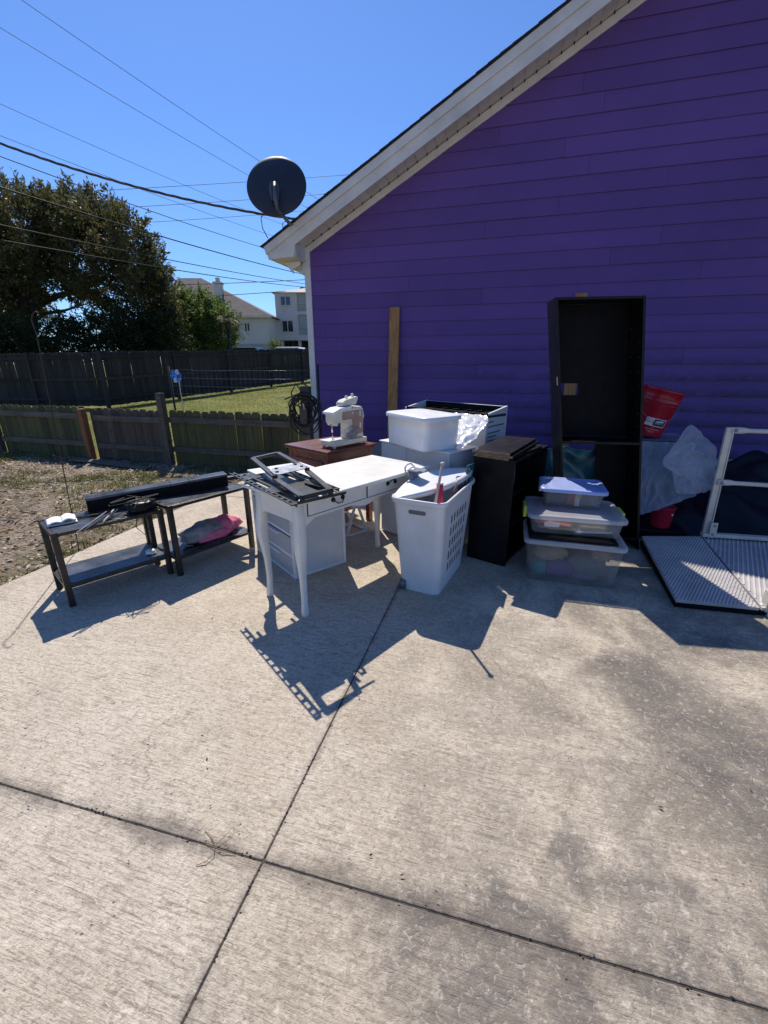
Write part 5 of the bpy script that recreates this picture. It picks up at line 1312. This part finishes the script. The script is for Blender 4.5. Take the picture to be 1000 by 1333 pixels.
for i, (x, y, z, s, m, l) in enumerate(((-.20, -.125, .075, (.045, .035, .05), 'clothteal', 'teal cloth at the left front corner of the bottom tub'), (-.07, -.115, .08, (.085, .045, .06), 'clothpurple', 'purple cloth left of centre in the bottom tub'), (.11, -.10, .13, (.11, .055, .085), 'clothgrey', 'slate grey cloth filling the right half of the bottom tub'), (-.14, -.09, .20, (.10, .075, .05), 'clothtan', 'tan cloth at the upper left of the bottom tub'), (.19, -.09, .215, (.065, .075, .04), 'clothtan', 'tan cloth at the upper right of the bottom tub'), (.0, .08, .12, (.22, .10, .11), 'clothgrey', 'slate grey cloth at the back of the bottom tub'), (.08, -.12, .045, (.10, .03, .028), 'clothpurple', 'purple cloth low in the middle of the bottom tub'))):
    rumple('folded_cloth', l, (.525+x, 3.085+y, z), s, m, 3+i*7, grp=None)
mb = MB(); mb.box(-.29, .27, -.19, .18, 0, .018); o = mb.build('black_binder', 'black', None, bevel=.004); o.location = (.515, 3.07, .314); o.rotation_euler = (0, 0, R(1)); tag(o, 'flat black binder squeezed between the bottom and middle tubs', 'binder')
t2_ = tub('clear_tub', 'wide shallow clear tub with lime latches, middle of the stack of three', 'storage tub', (.52, 3.17, .334), R(2), .60, .44, .125, .07, 'clear', 'clearlid', .010, .026, .04, grp='stacked clear tubs')
for sx in (-1, 1):
    mb = MB(); mb.box(sx*.325-.012, sx*.325+.012, -.05, .10, .055, .135); mb.build('latch', 'yellow', t2_, bevel=.004)
mb = MB(); mb.prism(rrect(.10, .03, .006, 3, -.16, .075), .003, 'y', -.2295); mb.build('label_frame', 'clearlid', t2_)
for i, (x, z, w, m, l) in enumerate(((-.13, .06, .24, 'paperpink', 'salmon pink folder inside the middle tub'), (-.10, .03, .26, 'clothtan', 'tan papers low in the middle tub'), (.14, .055, .22, 'clothtan', 'tan folder right side of the middle tub'), (.12, .025, .24, 'white', 'white papers low on the right of the middle tub'))):
    mb = MB(); mb.prism(rrect(w, .30, .02, 3), .014, 'z', 0); o = mb.build('folder', m, None, bevel=.003); o.location = (.52+x, 3.13, .336+z); o.rotation_euler = (R(2), R(3-i*2), R(i*3-4)); tag(o, l, 'folder')
t3_ = tub('clear_tub', 'small clear tub with a periwinkle blue lid, topmost of the stack', 'storage tub', (.515, 3.32, .475), R(-1), .415, .34, .122, .10, 'clear', 'bluelid', .010, .022, .03, grp='stacked clear tubs')
for sx in (-1, 1):
    mb = MB(); mb.box(sx*.218-.010, sx*.218+.010, -.045, .045, .07, .130); mb.build('latch', 'wplastic', t3_, bevel=.004)
for i, (x, w, h_, m, l) in enumerate(((-.10, .14, .085, 'clothgrey', 'grey packet on the left inside the small top tub'), (.0, .07, .095, 'paperpink', 'orange pink packet in the middle of the small top tub'), (.11, .12, .085, 'greycloth', 'dark packet on the right inside the small top tub'))):
    mb = MB(); mb.box(-w/2, w/2, -.11, .12, 0, h_); o = mb.build('packet', m, None, bevel=.008); o.location = (.515+x, 3.31, .482); tag(o, l, 'packet')
mb = MB(); mb.box(-.016, .016, -.003, .003, 0, .09); o = mb.build('label_card', 'labelwhite', None); o.location = (.545, 3.176, .484); tag(o, 'small upright white card inside the small top tub', 'card')
mb = MB(); mb.box(-.014, .014, -.003, .003, 0, .03); o = mb.build('label_card', 'yellow', None); o.location = (.552, 3.171, .545); tag(o, 'small yellow card inside the small top tub', 'card')

# ---- tall bookcase, racked to the left
bk = thing('tall_bookcase', 'tall empty black bookcase leaning left with a cut out hole in its back', 'bookcase', (.562, 3.58, 0), R(8))
def rack(p): return Vector((p.x-.160*p.z, p.y, p.z))
bw, bd, bh = .60, .27, 1.90
def BB(name, x0, x1, y0, y1, z0, z1, m='blackwood', par=None, bev=.0015): 
    mb = MB(); mb.box(x0, x1, y0, y1, z0, z1); return mb.build(name, m, par or bk, fn=rack, bevel=bev)
BB('side_panel', 0, .018, 0, bd, 0, bh); BB('side_panel', bw-.018, bw, 0, bd, 0, bh)
BB('top', .0185, bw-.0185, .001, bd, bh-.019, bh-.001); BB('bottom_shelf', .0185, bw-.0185, .001, bd-.01, .082, .10); BB('fixed_shelf', .0185, bw-.0185, .002, bd-.01, .865, .885)
BB('kick_board', .0185, bw-.0185, .20, .21, 0, .08)
hx0, hx1, hz0, hz1 = .042, .212, 1.215, 1.305
yb0, yb1 = bd-.008, bd-.004
mb = MB()
for x0, x1, z0, z1 in ((.0185, hx0, .886, bh-.02), (hx1, bw-.0185, .886, bh-.02), (hx0, hx1, .886, hz0), (hx0, hx1, hz1, bh-.02)): mb.box(x0, x1, yb0, yb1, z0, z1)
mb.build('back_panel', 'black', bk, fn=rack)
mb = MB(); mb.box(.34, bw-.0185, yb0, yb1, .10, .864); mb.box(.0185, .34, yb0, yb1, .10, .42); mb.build('back_panel', 'black', bk, fn=rack)
mb = MB()
for z in [.2+.1*i for i in range(16)]:
    for y in (.04, .20): mb.lathe([(.001, 0), (.0032, 0), (.0032, .002)], 6, T=Matrix.Translation(Vector((bw-.0182, y, z)))@Matrix.Rotation(R(-90), 4, 'Y'))
tag(mb.build('shelf_pin_holes', 'steelgrey', bk, fn=rack), kind='stuff')
mb = MB(); mb.box(-.003, 0, .02, .028, 1.30, 1.36); mb.build('hinge_scrap', 'labelwhite', bk, fn=rack)
t = thing('teal_bag', 'crinkled teal plastic bag seen through the open lower back of the tall bookcase', 'bag', (.66, 3.93, 0))
sheet(30, 30, lambda u, v: ((u-.5)*.62+.03*math.sin(v*5)-.08*v, .02*math.sin(u*9+v*3)+.05*noise.noise(Vector((u*5, v*5, 0))), .05+v*.74-.03*abs(math.sin(u*7))*v)).build('film', 'teal', t, solid=.002)

# ---- pile right of the bookcase: black tarp, white sheet, buckets
t = thing('black_tarp', 'black tarp heaped over things along the purple wall behind the ramp', 'tarp', (2.2, 4.6, 0))
def tarp(u, v):
    x = -1.15+u*3.2; y = -.62+v*1.75
    e = min(u, 1-u)*6; f_ = min(v, 1-v)*4.5; base = min(1, e)*min(1, f_)
    z = base*(.30+.28*noise.noise(Vector((x*1.3, y*1.3, 4)))+.10*noise.noise(Vector((x*4, y*4, 8))))+.012
    fo = 1-abs(noise.noise(Vector((x*2.2+y, y*2.6, 2))))*2; z += base*fo*.09
    if x < -.35 : z *= .55+.45*min(1, max(0, (y+.25)/.5))
    return (x, y, max(.008, z))
sheet(110, 64, tarp).build('sheet', 'tarp', t)
ws = thing('white_plastic_sheet', 'bluish white plastic sheeting draped in folds below the red bucket', 'plastic sheeting', (1.35, 4.1, 0))
mb = MB()
wsl = Vector((1.35, 4.1, 0))
def wpoly(pts, n_=1): 
    vs = [Vector(p)-wsl for p in pts]; mb.add(vs, [tuple(range(len(vs)))])
def drape(A, B, C, D, nu, nv, amp, sd):
    A, B, C, D = map(Vector, (A, B, C, D))
    def f(u, v):
        p = A.lerp(B, u).lerp(D.lerp(C, u), v); q = Vector((u*4+sd, v*3, sd))
        p += Vector((0, -1, .2))*amp*(noise.noise(q)+.5*(1-2*abs(noise.noise(q*2.1)))); return p-wsl
    return sheet(nu, nv, f)
drape((1.05, 4.28, .80), (1.60, 4.30, .80), (1.60, 4.02, .40), (1.16, 3.93, .20), 80, 60, .055, 1).build('main_fall', 'film', ws)
drape((1.05, 4.30, .805), (1.62, 4.32, .805), (1.60, 4.75, .82), (1.00, 4.75, .80), 30, 20, .02, 5).build('top_fold', 'film', ws)
def petal(C, U, V_, amp, sd, bend=.05, e=.6):
    C, U, V_ = map(Vector, (C, U, V_)); N_ = U.cross(V_).normalized()
    def f(u, v):
        a = 2*math.pi*u; r = v
        x, y = math.cos(a), math.sin(a); x, y = math.copysign(abs(x)**e, x)*r, math.copysign(abs(y)**e, y)*r
        p = C+U*x+V_*y+N_*(bend*(x*x-.6*y)+amp*(noise.noise(Vector((x*2.2+sd, y*2.2, sd)))+.4*(1-2*abs(noise.noise(Vector((x*3.5, y*3.5+sd, 1)))))))
        return p-wsl
    return sheet(48, 22, f)
def rquad(A, B, C, D, amp, sd, e=.42, bulge=.03):
    A, B, C, D = map(Vector, (A, B, C, D))
    def f(u, v):
        a = 2*math.pi*u; x, y = math.cos(a), math.sin(a); m_ = (abs(x)**(2/e)+abs(y)**(2/e))**(-e/2); x, y = x*m_*v, y*m_*v
        U, V_ = (x+1)/2, (y+1)/2
        p = A.lerp(B, U).lerp(D.lerp(C, U), V_)
        q = Vector((U*3+sd, V_*3, sd)); rg = (1-2*abs(noise.noise(q)))+.5*(1-2*abs(noise.noise(q*2.3)))+.22*(1-2*abs(noise.noise(q*5.1)))
        p += Vector((.1, -1, .25))*(amp*rg+bulge*(1-x*x)*(1-y*y)); return p-wsl
    return sheet(72, 34, f)
rquad((1.25, 3.95, .66), (1.44, 4.07, 1.0), (1.66, 4.02, .80), (1.67, 3.95, .455), .026, 9, .24, .02).build('raised_flap', 'film', ws)
rquad((1.30, 3.92, .72), (1.50, 3.94, .62), (1.665, 3.92, .50), (1.60, 3.93, .44), .018, 13, .3, .012).build('diagonal_fold', 'film', ws)
rquad((1.36, 4.0, .62), (1.60, 4.0, .64), (1.60, 3.93, .445), (1.41, 3.93, .43), .022, 21, .28, .02).build('lower_fold', 'film', ws)
mb = MB(); mb.box(1.08, 1.66, 4.36, 4.72, .02, .79); o = mb.build('moving_box', 'black', None, bevel=.01); tag(o, 'dark box hidden under the white plastic sheeting', 'box')
bkc = Vector((1.25, 4.50, .845))
bc = thing('red_bucket', 'large red bucket with wire handle tilted on the white sheeting', 'bucket', bkc, 0)
bT = Matrix.Rotation(R(13), 4, 'Y')@Matrix.Rotation(R(3), 4, 'X')@Matrix.Scale(1.1, 4)
mb = MB(); mb.lathe([(.001, 0), (.128, 0), (.132, .01), (.146, .27), (.150, .275), (.150, .285), (.147, .29), (.152, .355), (.157, .358), (.157, .372), (.150, .372), (.143, .28), (.129, .012), (.001, .010)], 48, T=bT); mb.build('shell', 'red', bc)
mb = MB(); mb.lathe([(.149, .300), (.157, .301), (.157, .306), (.150, .308)], 48, T=bT); mb.lathe([(.148, .255), (.154, .256), (.154, .261), (.147, .263)], 48, T=bT); mb.build('ribs', 'red', bc)
def BC(a, z, r=.152): a = R(a); return bT@Vector((r*math.cos(a), r*math.sin(a), z))
hpts = []
for i in range(21):
    t_ = i/20; a = -178+t_*176; rr = .155+.012*math.sin(math.pi*t_); hpts.append(BC(a, .30-.175*math.sin(math.pi*t_), rr))
mb = MB(); mb.tube(hpts, .0022, 6); mb.build('wire_handle', 'steelgrey', bc)
mb = MB(); mb.tube(hpts[10:13], .008, 8); mb.build('grip', 'labelwhite', bc)
def curvpatch(a0, a1, z0, z1, name, m, par, off=.0015, n=12):
    mb = MB(); vs = []
    for j, z in enumerate((z0, z1)):
        rr = .132+(.146-.132)*(z-.01)/.26+off
        for i in range(n+1): vs.append(BC(a0+(a1-a0)*i/n, z, rr))
    mb.add(vs, [(i, i+1, n+2+i, n+1+i) for i in range(n)], True); return mb.build(name, m, par)
def curvtext(txt, a, z, size, name, m, par, off=.003):
    cu = bpy.data.curves.new(name, 'FONT'); cu.body = txt; cu.size = size; cu.align_x = 'CENTER'; cu.align_y = 'CENTER'; cu.resolution_u = 2
    to = bpy.data.objects.new('tmp', cu); COL.objects.link(to); bpy.context.view_layer.update(); me = bpy.data.meshes.new_from_object(to); bpy.data.objects.remove(to)
    for v in me.vertices:
        rr = .132+(.146-.132)*(z+v.co.y-.01)/.26+off
        p = BC(a+math.degrees(v.co.x/rr), z+v.co.y, rr); v.co = p
    o = bpy.data.objects.new(name, me); COL.objects.link(o); me.materials.clear(); me.materials.append(M[m]); o.parent = par; return o
lb = curvpatch(-118, -52, .085, .148, 'label', 'labelwhite', bc)
curvpatch(-93, -54, .091, .142, 'label_block', 'ink', lb, .0022)
curvtext('Do it', -106, .116, .030, 'lettering', 'red', lb); curvtext('BEST', -74, .116, .034, 'lettering', 'labelwhite', lb)
curvtext('www.doitbest.com', -88, .060, .014, 'small_lettering', 'labelwhite', bc); curvtext('5 GALLON', -92, .040, .012, 'small_lettering', 'labelwhite', bc)
curvpatch(-178, -150, .095, .145, 'side_label', 'labelwhite', bc)
rp = thing('red_pot', 'small crimson open pot standing on the black tarp', 'pot', (1.385, 4.02, .105))
mb = MB(); mb.lathe([(.001, 0), (.072, 0), (.076, .01), (.092, .178), (.096, .180), (.096, .186), (.089, .186), (.073, .012), (.001, .010)], 32); mb.build('shell', 'redpot', rp)
mb = MB(); mb.lathe([(.001, 0), (.010, 0), (.010, -.002)], 10, T=Matrix.Translation(Vector((.055, -.074, .13)))@Matrix.Rotation(R(90), 4, 'X')@Matrix.Rotation(R(35), 4, 'Y')); mb.build('sticker', 'labelwhite', rp)
mb = MB(); mb.box(-.2, .2, -.12, .12, 0, .09); o = mb.build('dark_box', 'black', None, bevel=.02); o.location = (1.38, 4.05, .01); tag(o, 'low dark box under the crimson pot', 'box')

# ---- aluminium ramp and railing
rm = thing('wheelchair_ramp', 'ribbed aluminium ramp plates with a low front edge by the tall bookcase', 'ramp', (1.4, 3.3, 0))
rl_ = Vector((1.4, 3.3, 0))
def rplate(pts, name, T_=.02):
    top = [Vector(p)-rl_ for p in pts]; bot = [p-Vector((0, 0, T_)) for p in top]; m = MB(); m.loft([bot, top]); return m.build(name, 'alushade', rm, bevel=.002)
A_, B_, C_, D_2 = (1.13, 2.745, .055), (1.585, 2.775, .055), (1.645, 3.86, .095), (1.175, 3.74, .095)
lp = rplate([A_, B_, C_, D_2], 'left_plate'); rp2 = rplate([(1.598, 2.775, .057), (2.9, 2.86, .057), (2.9, 3.98, .097), (1.658, 3.86, .097)], 'right_plate')
def ribs(A, B, C, D, d, n, name, par, w=.005, notch=False):
    A, B, C, D = map(Vector, (A, B, C, D)); nrm = (B-A).cross(D-A).normalized(); d = Vector((d[0], d[1], 0)).normalized(); m = MB()
    # clip lines with direction d to the quad in plan
    poly = [A, B, C, D]; perp = Vector((-d.y, d.x, 0)); pr = [p.dot(perp) for p in poly]; lo, hi = min(pr), max(pr)
    def zat(x, y): 
        return A.z-(nrm.x*(x-A.x)+nrm.y*(y-A.y))/nrm.z
    for k in range(n):
        c = lo+(hi-lo)*(k+.5)/n; X = []
        for p, q in zip(poly, poly[1:]+poly[:1]):
            a, b = p.dot(perp)-c, q.dot(perp)-c
            if a*b < 0: X.append(p.lerp(q, a/(a-b)))
        if len(X) < 2: continue
        a, b = X[0], X[1]; L = (b-a).length
        if L < .03: continue
        e = (b-a).normalized()*.008; a += e; b -= e
        segs = [(a, b)] if not notch else [(a.lerp(b, i*.024/L), a.lerp(b, min(1, (i*.024+.016)/L))) for i in range(int(L/.024))]
        for s, e_ in segs:
            s = Vector((s.x, s.y, zat(s.x, s.y)+.0012)); e_ = Vector((e_.x, e_.y, zat(e_.x, e_.y)+.0012)); m.bar(s-rl_, e_-rl_, w, .007, (0, 0, 1))
    return tag(m.build(name, 'alu', par), kind='stuff')
ribs(A_, B_, C_, D_2, (.31, .586), 46, 'tread_ribs', lp, .0075, True); ribs((1.60, 2.777, .057), (2.3, 2.82, .057), (2.3, 3.92, .097), (1.66, 3.86, .097), (.27, .678), 36, 'tread_ribs', rp2, .009)
mb = MB(); mb.bar(Vector((1.13, 2.757, .02))-rl_, Vector((1.585, 2.787, .02))-rl_, .02, .036); mb.bar(Vector((1.14, 2.76, .02))-rl_, Vector((1.18, 3.73, .045))-rl_, .02, .036); mb.bar(Vector((1.59, 2.79, .02))-rl_, Vector((2.9, 2.87, .02))-rl_, .02, .034); mb.build('under_frame', 'black', rm)
ra_ = thing('ramp_railing', 'cream aluminium railing of the ramp with flattened rail ends', 'railing', (1.66, 3.88, .09))
ro = Vector((1.66, 3.88, .09))
def RB(a, b, w, h, name, up=(0, -1, 0), bev=.004): m = MB(); m.bar(Vector(a)-ro, Vector(b)-ro, w, h, up); return m.build(name, 'alurail', ra_, bevel=bev)
RB((1.675, 3.87, .09), (1.635, 3.83, 1.0), .045, .03, 'upright'); RB((1.70, 3.865, .10), (1.66, 3.835, .99), .010, .05, 'upright_flange')
for z in (.98, .575):
    m = MB(); m.loft([[Vector((x, 3.82+y, z+zz))-ro for y, zz in [(rr[0]*math.cos(a), rr[1]*math.sin(a)) for a in [2*math.pi*k/12 for k in range(12)]]] for x, rr in ((1.645, (.008, .024)), (1.72, (.008, .024)), (1.76, (.017, .017)), (3.2, (.017, .017)))], True); r_ = m.build('rail', 'alurail', ra_)
    m = MB(); m.lathe([(.001, .010), (.009, .009), (.010, 0)], 6, T=Matrix.Translation(Vector((1.672, 3.811, z))-ro)@Matrix.Rotation(R(90), 4, 'X')); m.lathe([(.012, .001), (.015, 0)], 12, T=Matrix.Translation(Vector((1.672, 3.811, z))-ro)@Matrix.Rotation(R(90), 4, 'X')); m.build('bolt', 'steelgrey', r_)
RB((1.64, 3.84, .125), (3.2, 3.97, .125), .05, .03, 'bottom_rail', (0, 0, 1))
m = MB(); m.bar(Vector((1.71, 3.82, .11))-ro, Vector((1.70, 3.815, .24))-ro, .05, .006, (0, -1, 0)); bp = m.build('foot_bracket', 'alurail', ra_, bevel=.003)
for z in (.14, .215): m = MB(); m.lathe([(.001, .008), (.008, .007), (.009, 0)], 6, T=Matrix.Translation(Vector((1.706, 3.812, z))-ro)@Matrix.Rotation(R(90), 4, 'X')); m.build('bolt', 'steelgrey', bp)
po = thing('ramp_post', 'cream aluminium post at the front right corner of the ramp', 'post', (1.66, 2.80, 0))
mb = MB(); mb.box(-.03, .04, -.03, .03, 0, .95); mb.build('upright', 'alurail', po, bevel=.004); mb = MB(); mb.box(-.045, -.0302, -.028, .035, .03, .16); mb.build('foot_bracket', 'alurail', po, bevel=.003)

# ---- two dark metal tables at the left
def table(lbl, loc, yaw, L, W, H):
    t = thing('side_table', lbl, 'table', loc, yaw, 'low dark metal tables at the patio edge')
    w = .034
    for x, y in ((0, 0), (0, W-w), (L-w, 0), (L-w, W-w)): mb = MB(); mb.box(x, x+w, y, y+w, 0, H); mb.build('leg', 'blackmetal', t, bevel=.002)
    for z, nm in ((H-.028, 'top_frame'), (.125, 'shelf_frame')):
        mb = MB(); h = .022
        mb.box(w+.0005, L-w-.0005, .002, .022, z, z+h); mb.box(w+.0005, L-w-.0005, W-.022, W-.002, z, z+h); mb.box(.002, .022, w+.0005, W-w-.0005, z, z+h); mb.box(L-.022, L-.002, w+.0005, W-w-.0005, z, z+h); mb.build(nm, 'blackmetal', t, bevel=.0015)
    mb = MB(); mb.box(.024, L-.024, .024, W-.024, H-.018, H-.006); mb.build('top', 'benchtop', t, bevel=.001)
    mb = MB(); mb.prism(rrect(L-.05, W-.05, .03, 4, L/2, W/2), .012, 'z', .137); mb.build('shelf', 'benchtop', t, bevel=.001)
    return t
ta = table('low dark metal table with an open notebook on it, nearest the grass corner', (-2.535, 1.700, 0), R(63), .64, .37, .500)
tb_ = table('low dark metal table holding the pink and grey bag, next to the drawer cart', (-2.165, 2.235, 0), R(70), .665, .36, .535)
mb = MB(); mb.bar((0, 0, 0), (-.02, .012, .425), .028, .028); mb.bar((.004, -.0, .15), (.20, -.09, .12), .006, .006); mb.bar((.004, 0, .13), (.22, -.10, .17), .006, .006)
o = mb.build('loose_table_leg', 'blackmetal', None, bevel=.001); o.location = (-2.83, 1.865, 0); tag(o, 'loose dark metal leg standing just left of the notebook table', 'table leg')
# long beam in three lengths
ba_, bb_ = Vector((-2.655, 2.055, .502)), Vector((-2.06, 2.775, .542))
bd_ = (bb_-ba_); an = math.atan2(bd_.y, bd_.x); Lb = bd_.xy.length
lbm = thing('sectional_beam', 'long black three section beam laid across both dark tables', 'beam', ba_, an)
for i, (a, b) in enumerate(((0, .565), (.567, .70), (.702, 1.0))):
    mb = MB(); sl2 = (bb_.z-ba_.z)/Lb; x0, x1 = a*Lb, b*Lb
    mb.loft([[Vector((x, y, sl2*x+z)) for y, z in ((0, 0), (.125, 0), (.125, .085), (.115, .098), (.010, .098), (0, .088))] for x in (x0, x1)]); mb.build('section', 'benchtop', lbm, bevel=.002)
mb = MB(); mb.loft([[Vector((x, y, (bb_.z-ba_.z)/Lb*x+z)) for y, z in ((-.002, 0.002), (-.002, .082), (-.001, .082), (-.001, .002))] for x in (.004, Lb-.004)]); mb.build('front_panel', 'black', lbm)
mb = MB(); mb.bar((-2.20, 2.92, .555), (-1.90, 3.18, .575), .05, .03); mb.bar((-2.50, 2.78, .545), (-2.2, 2.95, .555), .03, .025); tag(mb.build('metal_rails', 'blackmetal', None, bevel=.003), 'black metal rail lengths lying behind the long beam on the right table', 'rails')
# bundle, strips and cords on the left table
def RT(x, y, z=.502): return Matrix.Translation(Vector((-2.535, 1.700, 0)))@Matrix.Rotation(R(63), 4, 'Z')@Vector((x, y, z))
for i, (a, b, l) in enumerate((((.12, -.05, .488), (.33, .10, .535), 'steel strip leaning off the front of the notebook table, longest'), ((.155, -.045, .487), (.35, .09, .528), 'steel strip leaning off the notebook table beside the longest'), ((.28, .0, .505), (.38, .13, .53), 'short steel strip on the notebook table nearer its middle'), ((.30, .02, .505), (.40, .12, .53), 'short steel strip on the notebook table closest to the cords'))):
    p, q = RT(*a), RT(*b); mb = MB(); mb.bar((0, 0, 0), q-p, .010, .004); o = mb.build('steel_strip', 'steelgrey' if i % 2 == 0 else 'blackmetal', None); o.location = p; tag(o, l, 'metal strip', 'strips on the notebook table')
p = RT(.30, .18); mb = MB(); mb.bar((0, 0, .004), RT(.10, .24)-p, .012, .006); mb.bar((.01, .02, .004), RT(.11, .27)-p, .006, .006); o = mb.build('black_rods', 'blackmetal', None); o.location = p; tag(o, 'short black rods lying between notebook and long beam', 'rods')
rumple('cord_bundle', 'dark bundle of bagged cords beside the long beam on the left table', RT(.53, .07, .535), (.085, .05, .034), 'tarp', 4, R(63), 'bundle', None)
cd = random.Random(3); mb = MB(); c0 = RT(.50, .08, .54)
for k in range(6):
    pts = [c0+Vector((cd.uniform(-.14, .12), cd.uniform(-.14, .14), cd.uniform(-.01, .06))) for _ in range(5)]
    sm2 = []
    for i in range(len(pts)-1):
        for q in range(5):
            t_ = q/5; p0, p1, p2, p3 = pts[max(0, i-1)], pts[i], pts[i+1], pts[min(len(pts)-1, i+2)]
            sm2.append(.5*((2*p1)+(-p0+p2)*t_+(2*p0-5*p1+4*p2-p3)*t_*t_+(-p0+3*p1-3*p2+p3)*t_**3))
    mb.tube(sm2, .0032, 6)
tag(mb.build('tangled_cord', 'cable', None), 'tangled black cords looped over the long beam and left table', 'cords')
def hang(pts, lbl):
    mb = MB(); mb.tube(pts, .0028, 6); tag(mb.build('hanging_cord', 'cable', None), lbl, 'cord')
hang([RT(.47, -.01, .50), RT(.45, -.03, .42), RT(.49, -.035, .36), RT(.54, -.03, .42), RT(.52, -.01, .50)], 'thin black cord loop hanging off the front of the left table near its right leg')
# notebook
nb_ = thing('open_notebook', 'small white notebook lying open on the left end of the left table', 'notebook', RT(.10, .21, .4995), R(55))
for s in (-1, 1):
    sheet(8, 6, lambda u, v, s=s: (s*u*.075, (v-.5)*.13, .012+.022*math.sin(min(1, u*1.2)*math.pi*.8)*(1 if s > 0 else .6)-.010*u)).build('page', 'white', nb_, solid=.006)
mb = MB(); mb.box(-.078, .08, -.068, .068, 0, .004); mb.build('cover', 'white', nb_)
# pink and grey bag
def RT2(x, y, z): return Matrix.Translation(Vector((-2.165, 2.235, 0)))@Matrix.Rotation(R(70), 4, 'Z')@Vector((x, y, z))
bg2 = thing('tote_bag', 'crumpled grey and pink fabric bag on the lower shelf of the right dark table', 'bag', RT2(.38, .17, .15), R(70))
def lump(s, sd, c=(0, 0, 0)):
    def f(u, v):
        a = 2*math.pi*u; b = math.pi*(v*.998+.001); d = Vector((math.cos(a)*math.sin(b), math.sin(a)*math.sin(b), math.cos(b)))
        k = 1+.25*noise.noise(d*1.7+Vector((sd, 0, 0)))+.12*(1-abs(noise.noise(d*4+Vector((0, sd, 0))))*2)
        z = d.z*s[2]*k; 
        if z < 0: z *= .55
        return (c[0]+d.x*s[0]*k, c[1]+d.y*s[1]*k, c[2]+z)
    return sheet(40, 26, f)
lump((.19, .09, .085), 3, (-.06, -.01, .048)).build('grey_side', 'greycloth', bg2); lump((.15, .10, .080), 8, (.12, .015, .045)).build('pink_side', 'pinkcloth', bg2); lump((.15, .05, .045), 14, (.0, -.075, .026)).build('pink_flap', 'pinkcloth', bg2)
mb = MB(); mb.tube([(-.22, -.03, .07), (-.26, -.05, .05), (-.25, -.07, .02), (-.20, -.08, .01)], .006, 6); mb.build('strap', 'greycloth', bg2)
# small scrap on the left shelf
o = lump((.035, .03, .022), 6, (0, 0, .014)).build('white_scrap', 'wplastic', None); o.location = RT(.55, .12, .149); tag(o, 'small white crumpled scrap on the lower shelf of the left table', 'scrap')
